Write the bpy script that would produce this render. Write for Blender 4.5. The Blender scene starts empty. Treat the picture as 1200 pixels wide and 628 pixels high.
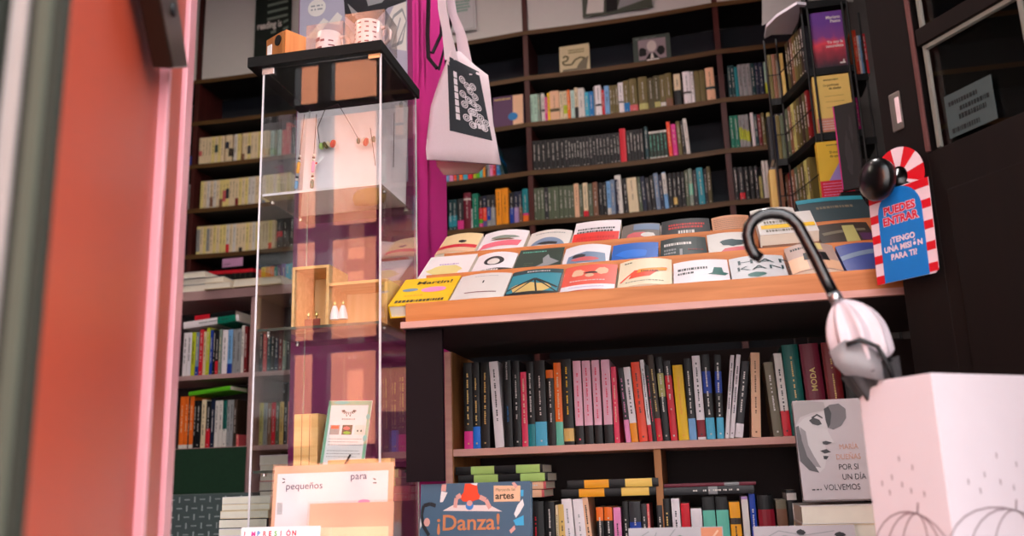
import bpy, bmesh, math, random
from mathutils import Vector, Matrix
random.seed(7)
SC = bpy.context.scene
COL = SC.collection
PI = math.pi
def rad(a): return math.radians(a)

# ------------------------------------------------------------------ camera (origin = camera, floor at z = -0.5)
FPX, PIT, ROL, YAW = 1055.3, rad(13.29), rad(1.86), rad(-11.757)
_fw = Vector((0, math.cos(PIT), math.sin(PIT))); _up = Vector((0, -math.sin(PIT), math.cos(PIT))); _rt = Vector((1, 0, 0))
_R = _rt*math.cos(ROL) - _up*math.sin(ROL); _U = _rt*math.sin(ROL) + _up*math.cos(ROL)
_M = Matrix(((math.cos(YAW), math.sin(YAW), 0), (-math.sin(YAW), math.cos(YAW), 0), (0, 0, 1)))
CR, CU, CF = _M @ _R, _M @ _U, _M @ _fw
cd = bpy.data.cameras.new('camera'); cam = bpy.data.objects.new('camera', cd); COL.objects.link(cam)
cam.matrix_world = Matrix(((CR.x, CU.x, -CF.x, 0), (CR.y, CU.y, -CF.y, 0), (CR.z, CU.z, -CF.z, 0), (0, 0, 0, 1)))
cd.sensor_fit = 'HORIZONTAL'; cd.sensor_width = 36; cd.lens = FPX/1200*36; cd.clip_start = .02
cd.dof.use_dof = True; cd.dof.focus_distance = 2.25; cd.dof.aperture_fstop = 3.2
SC.camera = cam
# ------------------------------------------------------------------ world, sun, exposure
W = bpy.data.worlds.new('world'); SC.world = W; W.use_nodes = True
bg = W.node_tree.nodes['Background']; bg.inputs[0].default_value = (.90, .95, 1, 1); wn = W.node_tree; wt_ = wn.nodes.new('ShaderNodeTexCoord'); wsx = wn.nodes.new('ShaderNodeSeparateXYZ'); wmr = wn.nodes.new('ShaderNodeMapRange')   # open sky on the right, built-up on the left
wn.links.new(wt_.outputs['Generated'], wsx.inputs[0]); wn.links.new(wsx.outputs['X'], wmr.inputs[0]); wn.links.new(wmr.outputs[0], bg.inputs[1])
wmr.inputs[1].default_value = -.4; wmr.inputs[2].default_value = .7; wmr.inputs[3].default_value = .8; wmr.inputs[4].default_value = 6.5
def light(name, kind, loc, rot, energy, color=(1, 1, 1), size=None, sy=None):
    l = bpy.data.lights.new(name, kind); l.energy = energy; l.color = color
    if kind == 'AREA':
        l.shape = 'RECTANGLE'; l.size = size; l.size_y = sy or size
    o = bpy.data.objects.new(name, l); o.location = loc; o.rotation_euler = rot; COL.objects.link(o); return o
sun = light('sun', 'SUN', (0, 3, 8), (rad(48), 0, rad(180-8)), 9, (1, .96, .92)); sun.data.angle = rad(1)
sun.rotation_euler = (Vector((.10, -1, -.95))).to_track_quat('-Z', 'Y').to_euler()
# ceiling tubes of the shop
light('ceiling_tube', 'AREA', (-1.3, 3.0, 3.02), (0, 0, 0), 9, (1, .90, .74), 1.2, .12)
light('ceiling_tube_2', 'AREA', (-2.6, 2.6, 3.02), (0, 0, 0), 9, (1, .90, .74), 1.2, .12)
sl_ = light('ceiling_spot', 'AREA', (.05, 2.75, 2.5), (0, 0, 0), 10, (1, .93, .90), .15, .15)
sl_.rotation_euler = (Vector((-.82, 2.68, .95)) - Vector((.05, 2.75, 2.5))).to_track_quat('-Z', 'Y').to_euler()
SC.view_settings.view_transform = 'Standard'; SC.view_settings.look = 'None'
SC.view_settings.gamma = 1; SC.view_settings.use_curve_mapping = False
SC.view_settings.exposure = 0.86
SC.cycles.use_denoising = True; SC.cycles.max_bounces = 10; SC.cycles.transparent_max_bounces = 24
SC.cycles.sample_clamp_indirect = 6

# ------------------------------------------------------------------ projection helpers
def ray(x, y): return CF + CR*((x-600)/FPX) + CU*((314-y)/FPX)
class Plane:
    """vertical plane through O, direction u; s along u, z up, n towards the viewer"""
    def __init__(s, O, ang):
        s.O = Vector(O); s.ang = ang; s.u = Vector((math.cos(ang), math.sin(ang), 0)); s.n = Vector((math.sin(ang), -math.cos(ang), 0))
    def at(s, x, y):
        d = ray(x, y); p = d*((s.O @ s.n)/(d @ s.n)); return ((p-s.O) @ s.u, p.z)
    def s_at(s, px, z):
        k = (px-600)/FPX; B = s.O + Vector((0, 0, z)); v = CR - CF*k     # (B+s u).(R - kF)=0
        return -(B @ v)/(s.u @ v)
    def pt(s, a, z, off=0): return s.O + s.u*a + Vector((0, 0, z)) + s.n*off
def X_at(px, y, z): return Plane((0, y, 0), 0).s_at(px, z)

# ------------------------------------------------------------------ materials
def lin(c): return tuple(((v/255)/12.92 if v/255 <= .04045 else ((v/255+.055)/1.055)**2.4) for v in c)
_mc = {}
def M(c, rough=.55, metal=0, spec=.5, var=.06, scale=30, name=None, coat=0, trans=0):
    k = (tuple(c), rough, metal, spec, var, scale, coat, trans)
    if k in _mc: return _mc[k]
    m = bpy.data.materials.new(name or 'paint_%d_%d_%d' % tuple(int(v) for v in c)); m.use_nodes = True
    nt = m.node_tree; b = nt.nodes['Principled BSDF']; L = lin(c)
    if var:
        tc = nt.nodes.new('ShaderNodeTexCoord'); nz = nt.nodes.new('ShaderNodeTexNoise'); nz.inputs['Scale'].default_value = scale
        mx = nt.nodes.new('ShaderNodeMixRGB'); nt.links.new(tc.outputs['Object'], nz.inputs['Vector']); nt.links.new(nz.outputs['Fac'], mx.inputs['Fac'])
        mx.inputs[1].default_value = tuple(v*(1-var) for v in L)+(1,); mx.inputs[2].default_value = tuple(min(1, v*(1+var)) for v in L)+(1,)
        nt.links.new(mx.outputs[0], b.inputs['Base Color'])
    else: b.inputs['Base Color'].default_value = L+(1,)
    b.inputs['Roughness'].default_value = rough; b.inputs['Metallic'].default_value = metal
    b.inputs['Specular IOR Level'].default_value = spec; b.inputs['Coat Weight'].default_value = coat
    b.inputs['Transmission Weight'].default_value = trans
    _mc[k] = m; return m
def wood(c1, c2, axis='X', rough=.5, sc=5, name='wood'):
    m = bpy.data.materials.new(name); m.use_nodes = True; nt = m.node_tree; b = nt.nodes['Principled BSDF']
    tc = nt.nodes.new('ShaderNodeTexCoord'); mp = nt.nodes.new('ShaderNodeMapping'); nz = nt.nodes.new('ShaderNodeTexNoise'); cr = nt.nodes.new('ShaderNodeValToRGB')
    mp.inputs['Scale'].default_value = {'X': (sc*.35, sc*6, sc*6), 'Y': (sc*6, sc*.35, sc*6), 'Z': (sc*6, sc*6, sc*.35)}[axis]
    nz.inputs['Scale'].default_value = 1.6; nz.inputs['Detail'].default_value = 6; nz.inputs['Distortion'].default_value = .8
    cr.color_ramp.elements[0].position = .3; cr.color_ramp.elements[1].position = .7
    cr.color_ramp.elements[0].color = lin(c1)+(1,); cr.color_ramp.elements[1].color = lin(c2)+(1,)
    nt.links.new(tc.outputs['Object'], mp.inputs[0]); nt.links.new(mp.outputs[0], nz.inputs['Vector']); nt.links.new(nz.outputs['Fac'], cr.inputs[0]); nt.links.new(cr.outputs[0], b.inputs['Base Color'])
    b.inputs['Roughness'].default_value = rough; b.inputs['Specular IOR Level'].default_value = .3; return m
def glass(name, tint=(1, 1, 1), gain=1.0, rough=0.0):
    m = bpy.data.materials.new(name); m.use_nodes = True; nt = m.node_tree; nt.nodes.remove(nt.nodes['Principled BSDF'])
    t = nt.nodes.new('ShaderNodeBsdfTransparent'); t.inputs[0].default_value = tuple(tint)+(1,)
    g = nt.nodes.new('ShaderNodeBsdfGlossy'); g.inputs['Roughness'].default_value = rough
    f = nt.nodes.new('ShaderNodeFresnel'); f.inputs[0].default_value = 1.5
    k = nt.nodes.new('ShaderNodeMath'); k.operation = 'MULTIPLY'; k.inputs[1].default_value = gain; k.use_clamp = True
    mx = nt.nodes.new('ShaderNodeMixShader'); 
    ge = nt.nodes.new('ShaderNodeNewGeometry'); io = nt.nodes.new('ShaderNodeMath'); io.operation = 'MULTIPLY_ADD'; io.inputs[1].default_value = 1/1.5-1.5; io.inputs[2].default_value = 1.5
    nt.links.new(ge.outputs['Backfacing'], io.inputs[0]); nt.links.new(io.outputs[0], f.inputs[0])     # same facet reflection on both sides of a thin pane
    nt.links.new(f.outputs[0], k.inputs[0]); nt.links.new(k.outputs[0], mx.inputs[0])
    nt.links.new(t.outputs[0], mx.inputs[1]); nt.links.new(g.outputs[0], mx.inputs[2]); nt.links.new(mx.outputs[0], nt.nodes['Material Output'].inputs[0]); return m
GLASS = glass('clear_glass', (.97, .985, .98), 1.25); SHELFGLASS = glass('shelf_glass', (.80, .73, .65), 1.25)
PLASTIC = glass('clear_plastic', (.97, .97, .97), 1.6, .12)
PAPER = M((232, 222, 205), .8, name='page_paper'); WHITE = M((236, 232, 232), .5); BLACK = M((16, 16, 18), .45)

# ------------------------------------------------------------------ mesh builder
class MB:
    def __init__(s): s.v = []; s.f = []; s.m = []
    def box(s, x0, x1, y0, y1, z0, z1, mi=0):
        n = len(s.v)
        s.v += [(x0, y0, z0), (x1, y0, z0), (x1, y1, z0), (x0, y1, z0), (x0, y0, z1), (x1, y0, z1), (x1, y1, z1), (x0, y1, z1)]
        for q in ((0, 3, 2, 1), (4, 5, 6, 7), (0, 1, 5, 4), (1, 2, 6, 5), (2, 3, 7, 6), (3, 0, 4, 7)):
            s.f.append([n+i for i in q]); s.m.append(mi)
        return s
    def poly(s, pts, mi=0):
        n = len(s.v); s.v += [tuple(p) for p in pts]; s.f.append(list(range(n, n+len(pts)))); s.m.append(mi); return s
    def prism(s, pts, a, b, axis='z', mi=0):
        """2-D outline extruded from a to b along axis"""
        def P(p, t): return {'z': (p[0], p[1], t), 'y': (p[0], t, p[1]), 'x': (t, p[0], p[1])}[axis]
        n = len(s.v); k = len(pts); s.v += [P(p, a) for p in pts]+[P(p, b) for p in pts]
        s.f.append([n+i for i in range(k)][::-1]); s.m.append(mi); s.f.append([n+k+i for i in range(k)]); s.m.append(mi)
        for i in range(k):
            j = (i+1) % k; s.f.append([n+i, n+j, n+k+j, n+k+i]); s.m.append(mi)
        return s
    def rings(s, rings, closed=True, caps=True, mi=0):
        n = len(s.v); k = len(rings[0])
        for r in rings: s.v += [tuple(p) for p in r]
        for a in range(len(rings)-1):
            for i in range(k if closed else k-1):
                j = (i+1) % k; s.f.append([n+a*k+i, n+a*k+j, n+(a+1)*k+j, n+(a+1)*k+i]); s.m.append(mi)
        if caps and closed:
            s.f.append([n+i for i in range(k)][::-1]); s.m.append(mi); s.f.append([n+(len(rings)-1)*k+i for i in range(k)]); s.m.append(mi)
        return s
    def tube(s, path, r, seg=10, mi=0):
        path = [Vector(p) for p in path]; rr = r if isinstance(r, (list, tuple)) else [r]*len(path); R = []; ref = None
        for i, p in enumerate(path):
            t = (path[min(i+1, len(path)-1)]-path[max(i-1, 0)]).normalized()
            if ref is None: ref = t.orthogonal().normalized()
            ref = (ref - t*(ref @ t)).normalized(); b = t.cross(ref)
            R.append([p + (ref*math.cos(2*PI*k/seg)+b*math.sin(2*PI*k/seg))*rr[i] for k in range(seg)])
        return s.rings(R, mi=mi)
    def lathe(s, prof, seg=24, c=(0, 0, 0), mi=0, caps=True):
        return s.rings([[(c[0]+r*math.cos(2*PI*k/seg), c[1]+r*math.sin(2*PI*k/seg), c[2]+z) for k in range(seg)] for r, z in prof], mi=mi, caps=caps)
    def build(s, name, mats, parent=None, bevel=0, smooth=False, loc=None, rot=None):
        me = bpy.data.meshes.new(name); me.from_pydata(s.v, [], s.f)
        if not isinstance(mats, (list, tuple)): mats = [mats]
        for m in mats: me.materials.append(m)
        for p, mi in zip(me.polygons, s.m): p.material_index = mi
        bm = bmesh.new(); bm.from_mesh(me); bmesh.ops.recalc_face_normals(bm, faces=bm.faces)
        if bevel: bmesh.ops.bevel(bm, geom=[e for e in bm.edges if len(e.link_faces) == 2 and e.calc_face_angle(0) > .6], offset=bevel, segments=2, affect='EDGES', profile=.6)
        bm.to_mesh(me); bm.free()
        if smooth:
            for p in me.polygons: p.use_smooth = True
        o = bpy.data.objects.new(name, me); COL.objects.link(o)
        if parent is not None: o.parent = parent
        if loc is not None: o.location = loc
        if rot is not None: o.rotation_euler = rot
        return o
def B(*a, mi=0): return MB().box(*a, mi=mi)
def empty(name, loc=(0, 0, 0), rot=(0, 0, 0)):
    o = bpy.data.objects.new(name, None); o.empty_display_size = .05; o.location = loc; o.rotation_euler = rot; COL.objects.link(o); return o
def tag(o, label=None, cat=None, group=None, kind=None):
    if label: o['label'] = label
    if cat: o['category'] = cat
    if group: o['group'] = group
    if kind: o['kind'] = kind
    return o
_font = {}
def text_mesh(body, size, name='title_text', mat=None, parent=None, align='LEFT', bold=0, shear=0, space=1.0, sx=1.0, depth=0):
    """flat text in its local XY plane"""
    cu = bpy.data.curves.new(name, 'FONT'); cu.body = body; cu.size = size; cu.align_x = align; cu.align_y = 'BOTTOM_BASELINE'
    cu.offset = bold; cu.shear = shear; cu.space_character = space; cu.resolution_u = 3; cu.extrude = depth; cu.space_line = .9
    t = bpy.data.objects.new(name, cu); COL.objects.link(t); dg = bpy.context.evaluated_depsgraph_get()
    me = bpy.data.meshes.new_from_object(t.evaluated_get(dg)); bpy.data.objects.remove(t); bpy.data.curves.remove(cu)
    for v in me.vertices: v.co.x *= sx
    me.materials.clear(); me.materials.append(mat or BLACK)
    o = bpy.data.objects.new(name, me); COL.objects.link(o)
    if parent is not None: o.parent = parent
    return o

# ================================================================== SETTING
AW = rad(-1.894)
WALL = Plane((0, 4.5, 0), AW)            # front faces of the wall shelving
S_UP = [-2.885, -1.86, -.826, .212, 1.25]   # uprights
Z_SH = [2.448, 2.174, 1.90, 1.622, 1.343, 1.068, .79, .50, .2]   # shelf levels (front top edges)
tag(B(-12, 10, -8.25, .3, -.56, -.505).build('ground_street', M((176, 170, 166), .8, var=.12, scale=2)), kind='structure')
floor = B(-4.2, 3.2, .3, 5.2, -.56, -.5).build('floor', wood((50, 38, 34), (72, 56, 50), 'Y', .5, 1.5, 'floor_boards')); tag(floor, kind='structure')
ceil = B(-4.2, 3.2, .5, 5.2, 3.05, 3.12).build('ceiling', M((120, 114, 110), .8)); tag(ceil, kind='structure')
dark = M((30, 24, 26), .75); 
wb = B(-4.4, 3.4, .29, .36, -.5, 3.05).build('wall_back', M((196, 192, 190), .8), loc=WALL.O, rot=(0, 0, AW)); tag(wb, kind='structure')
tag(B(-4.2, -4.12, .5, 5.2, -.5, 3.05).build('wall_left', M((110, 104, 102), .8)), kind='structure')
tag(B(3.12, 3.2, 1.0, 5.2, -.5, 3.05).build('wall_right', dark), kind='structure')
wf = MB().box(.80, 3.12, 1.0, 1.08, -.5, 3.05).box(-4.12, -1.62, .55, .63, -.5, 3.05).box(-1.62, .8, .55, .63, 2.35, 3.05).box(.74, .80, .55, 1.08, -.5, 3.05)
tag(wf.build('wall_front', M((70, 60, 58), .8)), kind='structure')
# shop window left of the door, behind the camera's view: frame and mullions (they mirror in the case)
wm = M((34, 34, 34), .4)
win = MB().box(-1.62, -1.55, .56, .62, -.5, 2.35).box(-1.455, -1.395, .57, .61, -.5, 2.35).box(-1.20, -1.15, .57, .61, -.5, 2.35).box(-.66, -.60, .56, .62, -.5, 2.35)
for z in (.10, .50, .95, 1.48, 2.3): win.box(-1.6, -.62, .572, .608, z, z+.05)
tag(win.build('window_1', wm), kind='structure')
# street opposite
fo = B(-6.9, -3.6, -8.6, -8.2, -.5, 9).build('wall_street', M((226, 140, 100), .8, var=.1, scale=1)); tag(fo, kind='structure')
tag(B(-12, -6.9, -8.6, -8.25, -.5, 8).build('wall_street_3', M((60, 58, 56), .8)), kind='structure')
fo = MB().box(-3.6, 10, -8.6, -8.25, -.5, 8.5).build('wall_street_2', M((214, 206, 206), .8, var=.1, scale=1)); tag(fo, kind='structure')
fw = MB()
for i, x in enumerate((-9.4, -7.9, -2.4, .4, 3.2, 6)):
    for z in (1.0, 5.0): fw.box(x, x+.9, -8.2, -8.15, z, z+1.9)
fwo = fw.build('window_2', M((40, 44, 48), .2)); tag(fwo, kind='structure')

# ---------------- wall shelving unit
SH_D = .26
shelf_wood = wood((74, 50, 24), (104, 72, 36), 'X', .5, 4, 'oak_shelf')
up_wood = wood((58, 24, 22), (84, 36, 32), 'Z', .45, 4, 'red_brown_upright')
unit = empty('wall_shelving', WALL.O, (0, 0, AW)); tag(unit, 'tall dark wall shelving with oak-edged boards and red-brown uprights along the back wall', 'shelving')
B(-4.2, 3.3, .262, .285, -.5, 2.42).build('back_panel', M((6, 15, 28), .7), unit)
for z in Z_SH:
    for a, b in zip([-4.0]+S_UP, S_UP+[3.05]):
        sag = MB(); n = 8
        for i in range(n):
            f = lambda q: -.010*(1-(2*q/n-1)**2)
            x0, x1 = a+(b-a)*i/n, a+(b-a)*(i+1)/n; k = len(sag.v)
            for x, q in ((x0, i), (x1, i+1)):
                sag.v += [(x, 0, z-.026+f(q)), (x, SH_D, z-.026+f(q)), (x, SH_D, z+f(q)), (x, 0, z+f(q))]
            for q in ((0, 1, 5, 4), (1, 2, 6, 5), (2, 3, 7, 6), (3, 0, 4, 7)): sag.f.append([k+t for t in q]); sag.m.append(1 if q == (3, 0, 4, 7) else 0)
        sag.build('shelf_board', [M((20, 15, 14), .6), shelf_wood], unit)  # board faces behind the oak edge coloured near-black for shelf shade
for s in S_UP:
    B(s-.014, s+.014, .004, SH_D, -.5, 3.045).build('upright', up_wood, unit)
def sagz(s, z):
    for a, b in zip([-4.0]+S_UP, S_UP+[3.05]):
        if a <= s <= b: return z-.010*(1-(2*(s-a)/(b-a)-1)**2)
    return z
# pale cupboard panels above the shelving
cup = empty('cupboard', WALL.O, (0, 0, AW)); tag(cup, 'pale grey cupboard doors running above the wall shelving up to the ceiling', 'cupboard')
for a, b in zip([-4.0]+S_UP, S_UP+[3.05]):
    B(a+.016, min(b-.016, 3.0), .02, .05, 2.45, 3.045).build('door_panel', M((212, 208, 204), .55, var=.03), cup)

# ---------------- magenta column
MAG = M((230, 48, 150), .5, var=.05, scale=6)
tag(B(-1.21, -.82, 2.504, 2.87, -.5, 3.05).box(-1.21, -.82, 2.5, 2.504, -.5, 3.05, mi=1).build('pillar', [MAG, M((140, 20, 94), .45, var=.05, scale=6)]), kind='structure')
# grey pillar beyond the spinner
pg = Plane((0, 3.9, 0), 0); x0 = pg.at(1004, 160)[0]
tag(B(x0, x0+.30, 3.9, 4.15, -.5, 3.05).build('pillar.001', M((92, 88, 86), .7, var=.15, scale=9)), kind='structure')

# ================================================================== BOOK BUILDERS
C = {'black': (20, 20, 22), 'magenta': (222, 50, 140), 'blue': (24, 116, 220), 'white': (238, 228, 232), 'red': (214, 30, 48), 'teal': (16, 130, 140), 'sky blue': (80, 180, 215),
     'orange': (242, 112, 30), 'seafoam': (105, 195, 172), 'tan': (222, 184, 108), 'pale pink': (236, 180, 200), 'hot pink': (232, 62, 98), 'coral red': (244, 78, 48),
     'khaki': (186, 178, 108), 'yellow': (246, 194, 12), 'light blue': (120, 170, 220), 'dark red': (140, 16, 38), 'royal blue': (24, 62, 160), 'peach': (236, 186, 150),
     'olive grey': (118, 108, 88), 'deep teal': (18, 96, 88), 'wine red': (112, 18, 44), 'maroon': (122, 26, 30), 'pink': (236, 140, 190), 'off white': (222, 214, 208),
     'mint green': (172, 206, 188), 'grey green': (130, 144, 132), 'cream': (230, 208, 172), 'lime': (190, 200, 40), 'pale mint': (190, 216, 208), 'cyan': (60, 170, 200),
     'bright blue': (10, 120, 190), 'grey': (150, 150, 152), 'olive': (112, 98, 54), 'dark olive': (84, 76, 44), 'sage green': (88, 98, 76), 'brown': (130, 88, 66),
     'navy': (22, 32, 60), 'steel blue': (120, 140, 168), 'turquoise': (40, 140, 158), 'dark green': (40, 58, 48), 'emerald': (10, 118, 94), 'golden orange': (246, 150, 22),
     'lilac': (176, 140, 196), 'purple': (84, 40, 88), 'pale yellow': (232, 212, 138), 'grass green': (90, 180, 30), 'dark teal': (16, 60, 66), 'charcoal': (44, 44, 48),
     'pale green': (180, 214, 120), 'light yellow': (250, 206, 100), 'amber': (246, 166, 30), 'rose': (214, 96, 100), 'dark brown': (60, 44, 34), 'violet': (98, 84, 150), 'aqua': (90, 190, 190)}
def cm(n): return M(C[n] if isinstance(n, str) else n, .42, spec=.3, var=.05, scale=18, coat=.0)
def bulge_y(x, w, bl): return -bl*(1-(2*x/w-1)**2)
def spine_strip(w, bl, x0, x1, z0, z1, off=.0004, n=4):
    m = MB()
    for i in range(n):
        a, b = x0+(x1-x0)*i/n, x0+(x1-x0)*(i+1)/n
        m.poly([(a, bulge_y(a, w, bl)-off, z0), (b, bulge_y(b, w, bl)-off, z0), (b, bulge_y(b, w, bl)-off, z1), (a, bulge_y(a, w, bl)-off, z1)])
    return m
def make_book(w, H, D, color, bands=(), tcol=None, real=None, blocks=(), name='book', title=True, hb=False):
    """spine at y=0 facing -y, thickness along x, height along z"""
    bl = min(.004, w*.14) if hb else min(.0015, w*.07); t = .0025 if hb else .0012; pr = .004 if hb else .0008
    out = [(w*i/6, bulge_y(w*i/6, w, bl)) for i in range(7)]
    pts = out + [(w, D), (w-t, D), (w-t, t*1.2), (t, t*1.2), (t, D), (0, D)]
    o = MB().prism(pts, 0, H).build(name, cm(color))
    B(t, w-t, t*1.2, D-pr, pr, H-pr).build('page_block', PAPER, o)
    for f0, f1, bc in bands:
        m = spine_strip(w, bl, 0, w, f0*H, f1*H)
        k = .0004
        m.poly([(-k, bulge_y(0, w, bl)-k, f0*H), (-k, D*.98, f0*H), (-k, D*.98, f1*H), (-k, bulge_y(0, w, bl)-k, f1*H)])
        m.poly([(w+k, -k, f0*H), (w+k, D*.98, f0*H), (w+k, D*.98, f1*H), (w+k, -k, f1*H)])
        m.build('spine_band', cm(bc), o)
    if real:
        t_ = text_mesh(real[0], real[1], 'spine_title', cm(real[2]), o, 'LEFT', bold=real[1]*.015)
        t_.rotation_euler = (PI/2, -PI/2 if real[3] > 0 else PI/2, 0)     # >0 reads upwards
        t_.location = (w*.5+real[1]*.36, -bl-.0012, real[4]*H) if real[3] > 0 else (w*.5-real[1]*.36, -bl-.0012, real[4]*H)
    elif title and tcol:
        m = MB(); z = H*random.uniform(.26, .36); top = H*random.uniform(.80, .92); cw = min(w*.26, .0040); gap = random.uniform(.5, .7)
        while z < top:
            l = random.uniform(.0022, .0050)
            if random.random() > .16: m.box(w*.5-cw/2, w*.5+cw/2*random.uniform(.4, 1), -bl-.0009, -bl*.4, z, z+l)
            z += l+.0013
            if abs(z/H-gap) < .03: z += .006; gap = 9
        m.build('spine_title', cm(tcol), o)
        if random.random() > .35: B(w*.5-cw*.5, w*.5+cw*.5, -bl-.0009, -bl*.4, H*.05, H*.05+cw).build('publisher_mark', cm(tcol), o)
    return o
ORD = ['first', 'second', 'third', 'fourth', 'fifth', 'sixth', 'seventh', 'eighth', 'ninth']
NUM = {2: 'two', 3: 'three', 4: 'four', 5: 'five', 6: 'six', 7: 'seven', 8: 'eight', 9: 'nine'}
def describe(e):
    d = '%s book' % e['c']
    bs = e.get('b', ())
    if bs:
        f0, f1, bc = bs[0]; pos = 'foot' if f1 < .45 else ('head' if f0 > .75 else 'middle')
        d = '%s book banded %s at %s' % (e['c'], bc, pos)
    if e.get('d'): d = e['d']
    return d
def label_row(items, phrase, group):
    cnt = {}
    for e, o in items: cnt.setdefault(describe(e), []).append(o)
    seen = {}
    for e, o in items:
        d = describe(e); n = len(cnt[d]); i = seen.get(d, 0); seen[d] = i+1
        if n == 1: lab = '%s, %s' % (d, phrase)
        elif n <= 9: lab = '%s of %s %ss, %s' % (ORD[i], NUM[n], d, phrase) if d.endswith('book') else '%s of %s %s, %s' % (ORD[i], NUM[n], d.replace('book ', 'books ', 1), phrase)
        else: lab = '%s, one of many alike, %s' % (d, phrase)
        tag(o, lab[0].upper()+lab[1:] if False else lab, 'book', group)
TL = {'black': 'off white', 'white': 'grey', 'cream': 'olive', 'yellow': 'black', 'navy': 'off white'}
def row(pl, z, entries, phrase, group, D=.14, back=.012, h=.175, jit=.0, sag=True):
    """entries: (px0, px1, colour, dict) along plane pl pushed back a little"""
    P = Plane(pl.O - pl.n*back, pl.ang); items = []
    for t in entries:
        px0, px1, c = t[:3]; e = dict(t[3]) if len(t) > 3 else {}; e['c'] = c
        z0 = sagz(P.s_at(px0, z), z) if sag else z
        s0, s1 = P.s_at(px0, z0), P.s_at(px1, z0); w = max(.006, (s1-s0)*.965); H = e.get('h', h)*(1+random.uniform(-jit, jit)); lean = 0
        if 'tx' in e:
            st, zt = P.at(e['tx'], e['ty']); lean = math.atan2(st-s0, zt-z0); H = math.hypot(st-s0, zt-z0)
        elif 'lean' in e: lean = rad(e['lean'])
        if abs(lean) < rad(.8): lean = 0
        lum = sum(C[c] if isinstance(c, str) else c)/3
        tc = e.get('t', 'off white' if lum < 110 else ('charcoal' if lum > 150 else 'cream'))
        o = make_book(w, H, e.get('D', D), c, e.get('b', ()), tc, e.get('real'), hb=e.get('hb', w > .035))
        dz = w*math.sin(lean) if lean > 0 else 0
        o.location = P.pt(s0, z0+dz+.0005); o.rotation_euler = (0, lean, pl.ang); items.append((e, o))
    label_row(items, phrase, group); return items

def flat_book(w, h, t, color, arch=0, name='display_book', hard=False, spine_side=None):
    """cover faces +z, spine at x=0, head towards +y"""
    root = MB(); n = 10
    def f(x): return arch*(1-(2*x/w-1)**2)
    tt = .0022 if hard else .0009
    def slab(z0, z1, x0, x1, y0, y1, m):
        R = []
        for i in range(n+1):
            x = x0+(x1-x0)*i/n; R.append([(x, y0, z0+f(x)), (x, y1, z0+f(x)), (x, y1, z1+f(x)), (x, y0, z1+f(x))])
        m.rings(R)
    slab(t-tt, t, 0, w, 0, h, root); slab(0, tt, 0, w, 0, h, root)
    root.box(0, tt*1.2, 0, h, tt*.5+0, t-tt*.5)
    o = root.build(name, cm(color)); e = .003 if hard else .0006
    pg = MB(); slab(tt, t-tt, tt*1.2, w-e, e, h-e, pg); pg.build('page_block', PAPER, o)
    o['_w'] = w; o['_h'] = h; o['_t'] = t; o['_a'] = arch
    return o
def bend(me, o, lift):
    w, t, a = o['_w'], o['_t'], o['_a']
    for v in me.vertices: v.co.z = t+lift+a*(1-(2*v.co.x/w-1)**2)
def decal(o, polys, color, name='cover_picture', lift=.0006, rough=.42):
    """polys: list of 2-D outlines in fractions of the cover"""
    w, h = o['_w'], o['_h']; m = MB()
    for pts in polys: m.poly([(min(.995, max(.005, x))*w, min(.995, max(.005, y))*h, 0) for x, y in pts])
    d = m.build(name, cm(color), o)
    if o['_a']:
        bm = bmesh.new(); bm.from_mesh(d.data)
        for i in range(1, 12): bmesh.ops.bisect_plane(bm, geom=bm.verts[:]+bm.edges[:]+bm.faces[:], plane_co=(w*i/12, 0, 0), plane_no=(1, 0, 0))
        bm.to_mesh(d.data); bm.free()
    bend(d.data, o, lift); 
    for p in d.data.polygons:
        if p.normal.z < 0: p.flip()
    return d
def rc(x0, y0, x1, y1): return [(x0, y0), (x1, y0), (x1, y1), (x0, y1)]
def el(cx, cy, rx, ry, n=20, a0=0, a1=2*PI): return [(cx+rx*math.cos(a0+(a1-a0)*i/n), cy+ry*math.sin(a0+(a1-a0)*i/n)) for i in range(n)]
def blob(cx, cy, rx, ry, n=16, k=.3, seed=1):
    r = random.Random(seed); return [(cx+rx*(1-k*r.random())*math.cos(2*PI*i/n), cy+ry*(1-k*r.random())*math.sin(2*PI*i/n)) for i in range(n)]
def stroke(pts, th):
    """thick polyline as quads, in cover fractions"""
    out = []
    for (x0, y0), (x1, y1) in zip(pts, pts[1:]):
        dx, dy = x1-x0, y1-y0; l = math.hypot(dx, dy) or 1; nx, ny = -dy/l*th/2, dx/l*th/2
        out.append([(x0+nx, y0+ny), (x0-nx, y0-ny), (x1-nx, y1-ny), (x1+nx, y1+ny)])
    return out
def ctext(o, body, x, y, size, color, align='LEFT', name='cover_title', bold=0, shear=0, sx=1.0, lift=.001, space=1.0):
    """size as a fraction of cover height"""
    w, h = o['_w'], o['_h']; t = text_mesh(body, size*h, name, cm(color), o, align, bold*size*h, shear, space, sx)
    for v in t.data.vertices: v.co.x += x*w; v.co.y += y*h
    bend(t.data, o, lift); return t
def scrib(x0, y0, x1, n, th, gap, seed=3):
    """small illegible lines of type"""
    r = random.Random(seed); P = []
    for k in range(n):
        x = x0; y = y0-k*gap; end = x1-r.random()*.15*(x1-x0)
        while x < end:
            l = r.uniform(.015, .06); P.append(rc(x, y, min(x+l, x1), y+th)); x += l+.014
    return P

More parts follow.
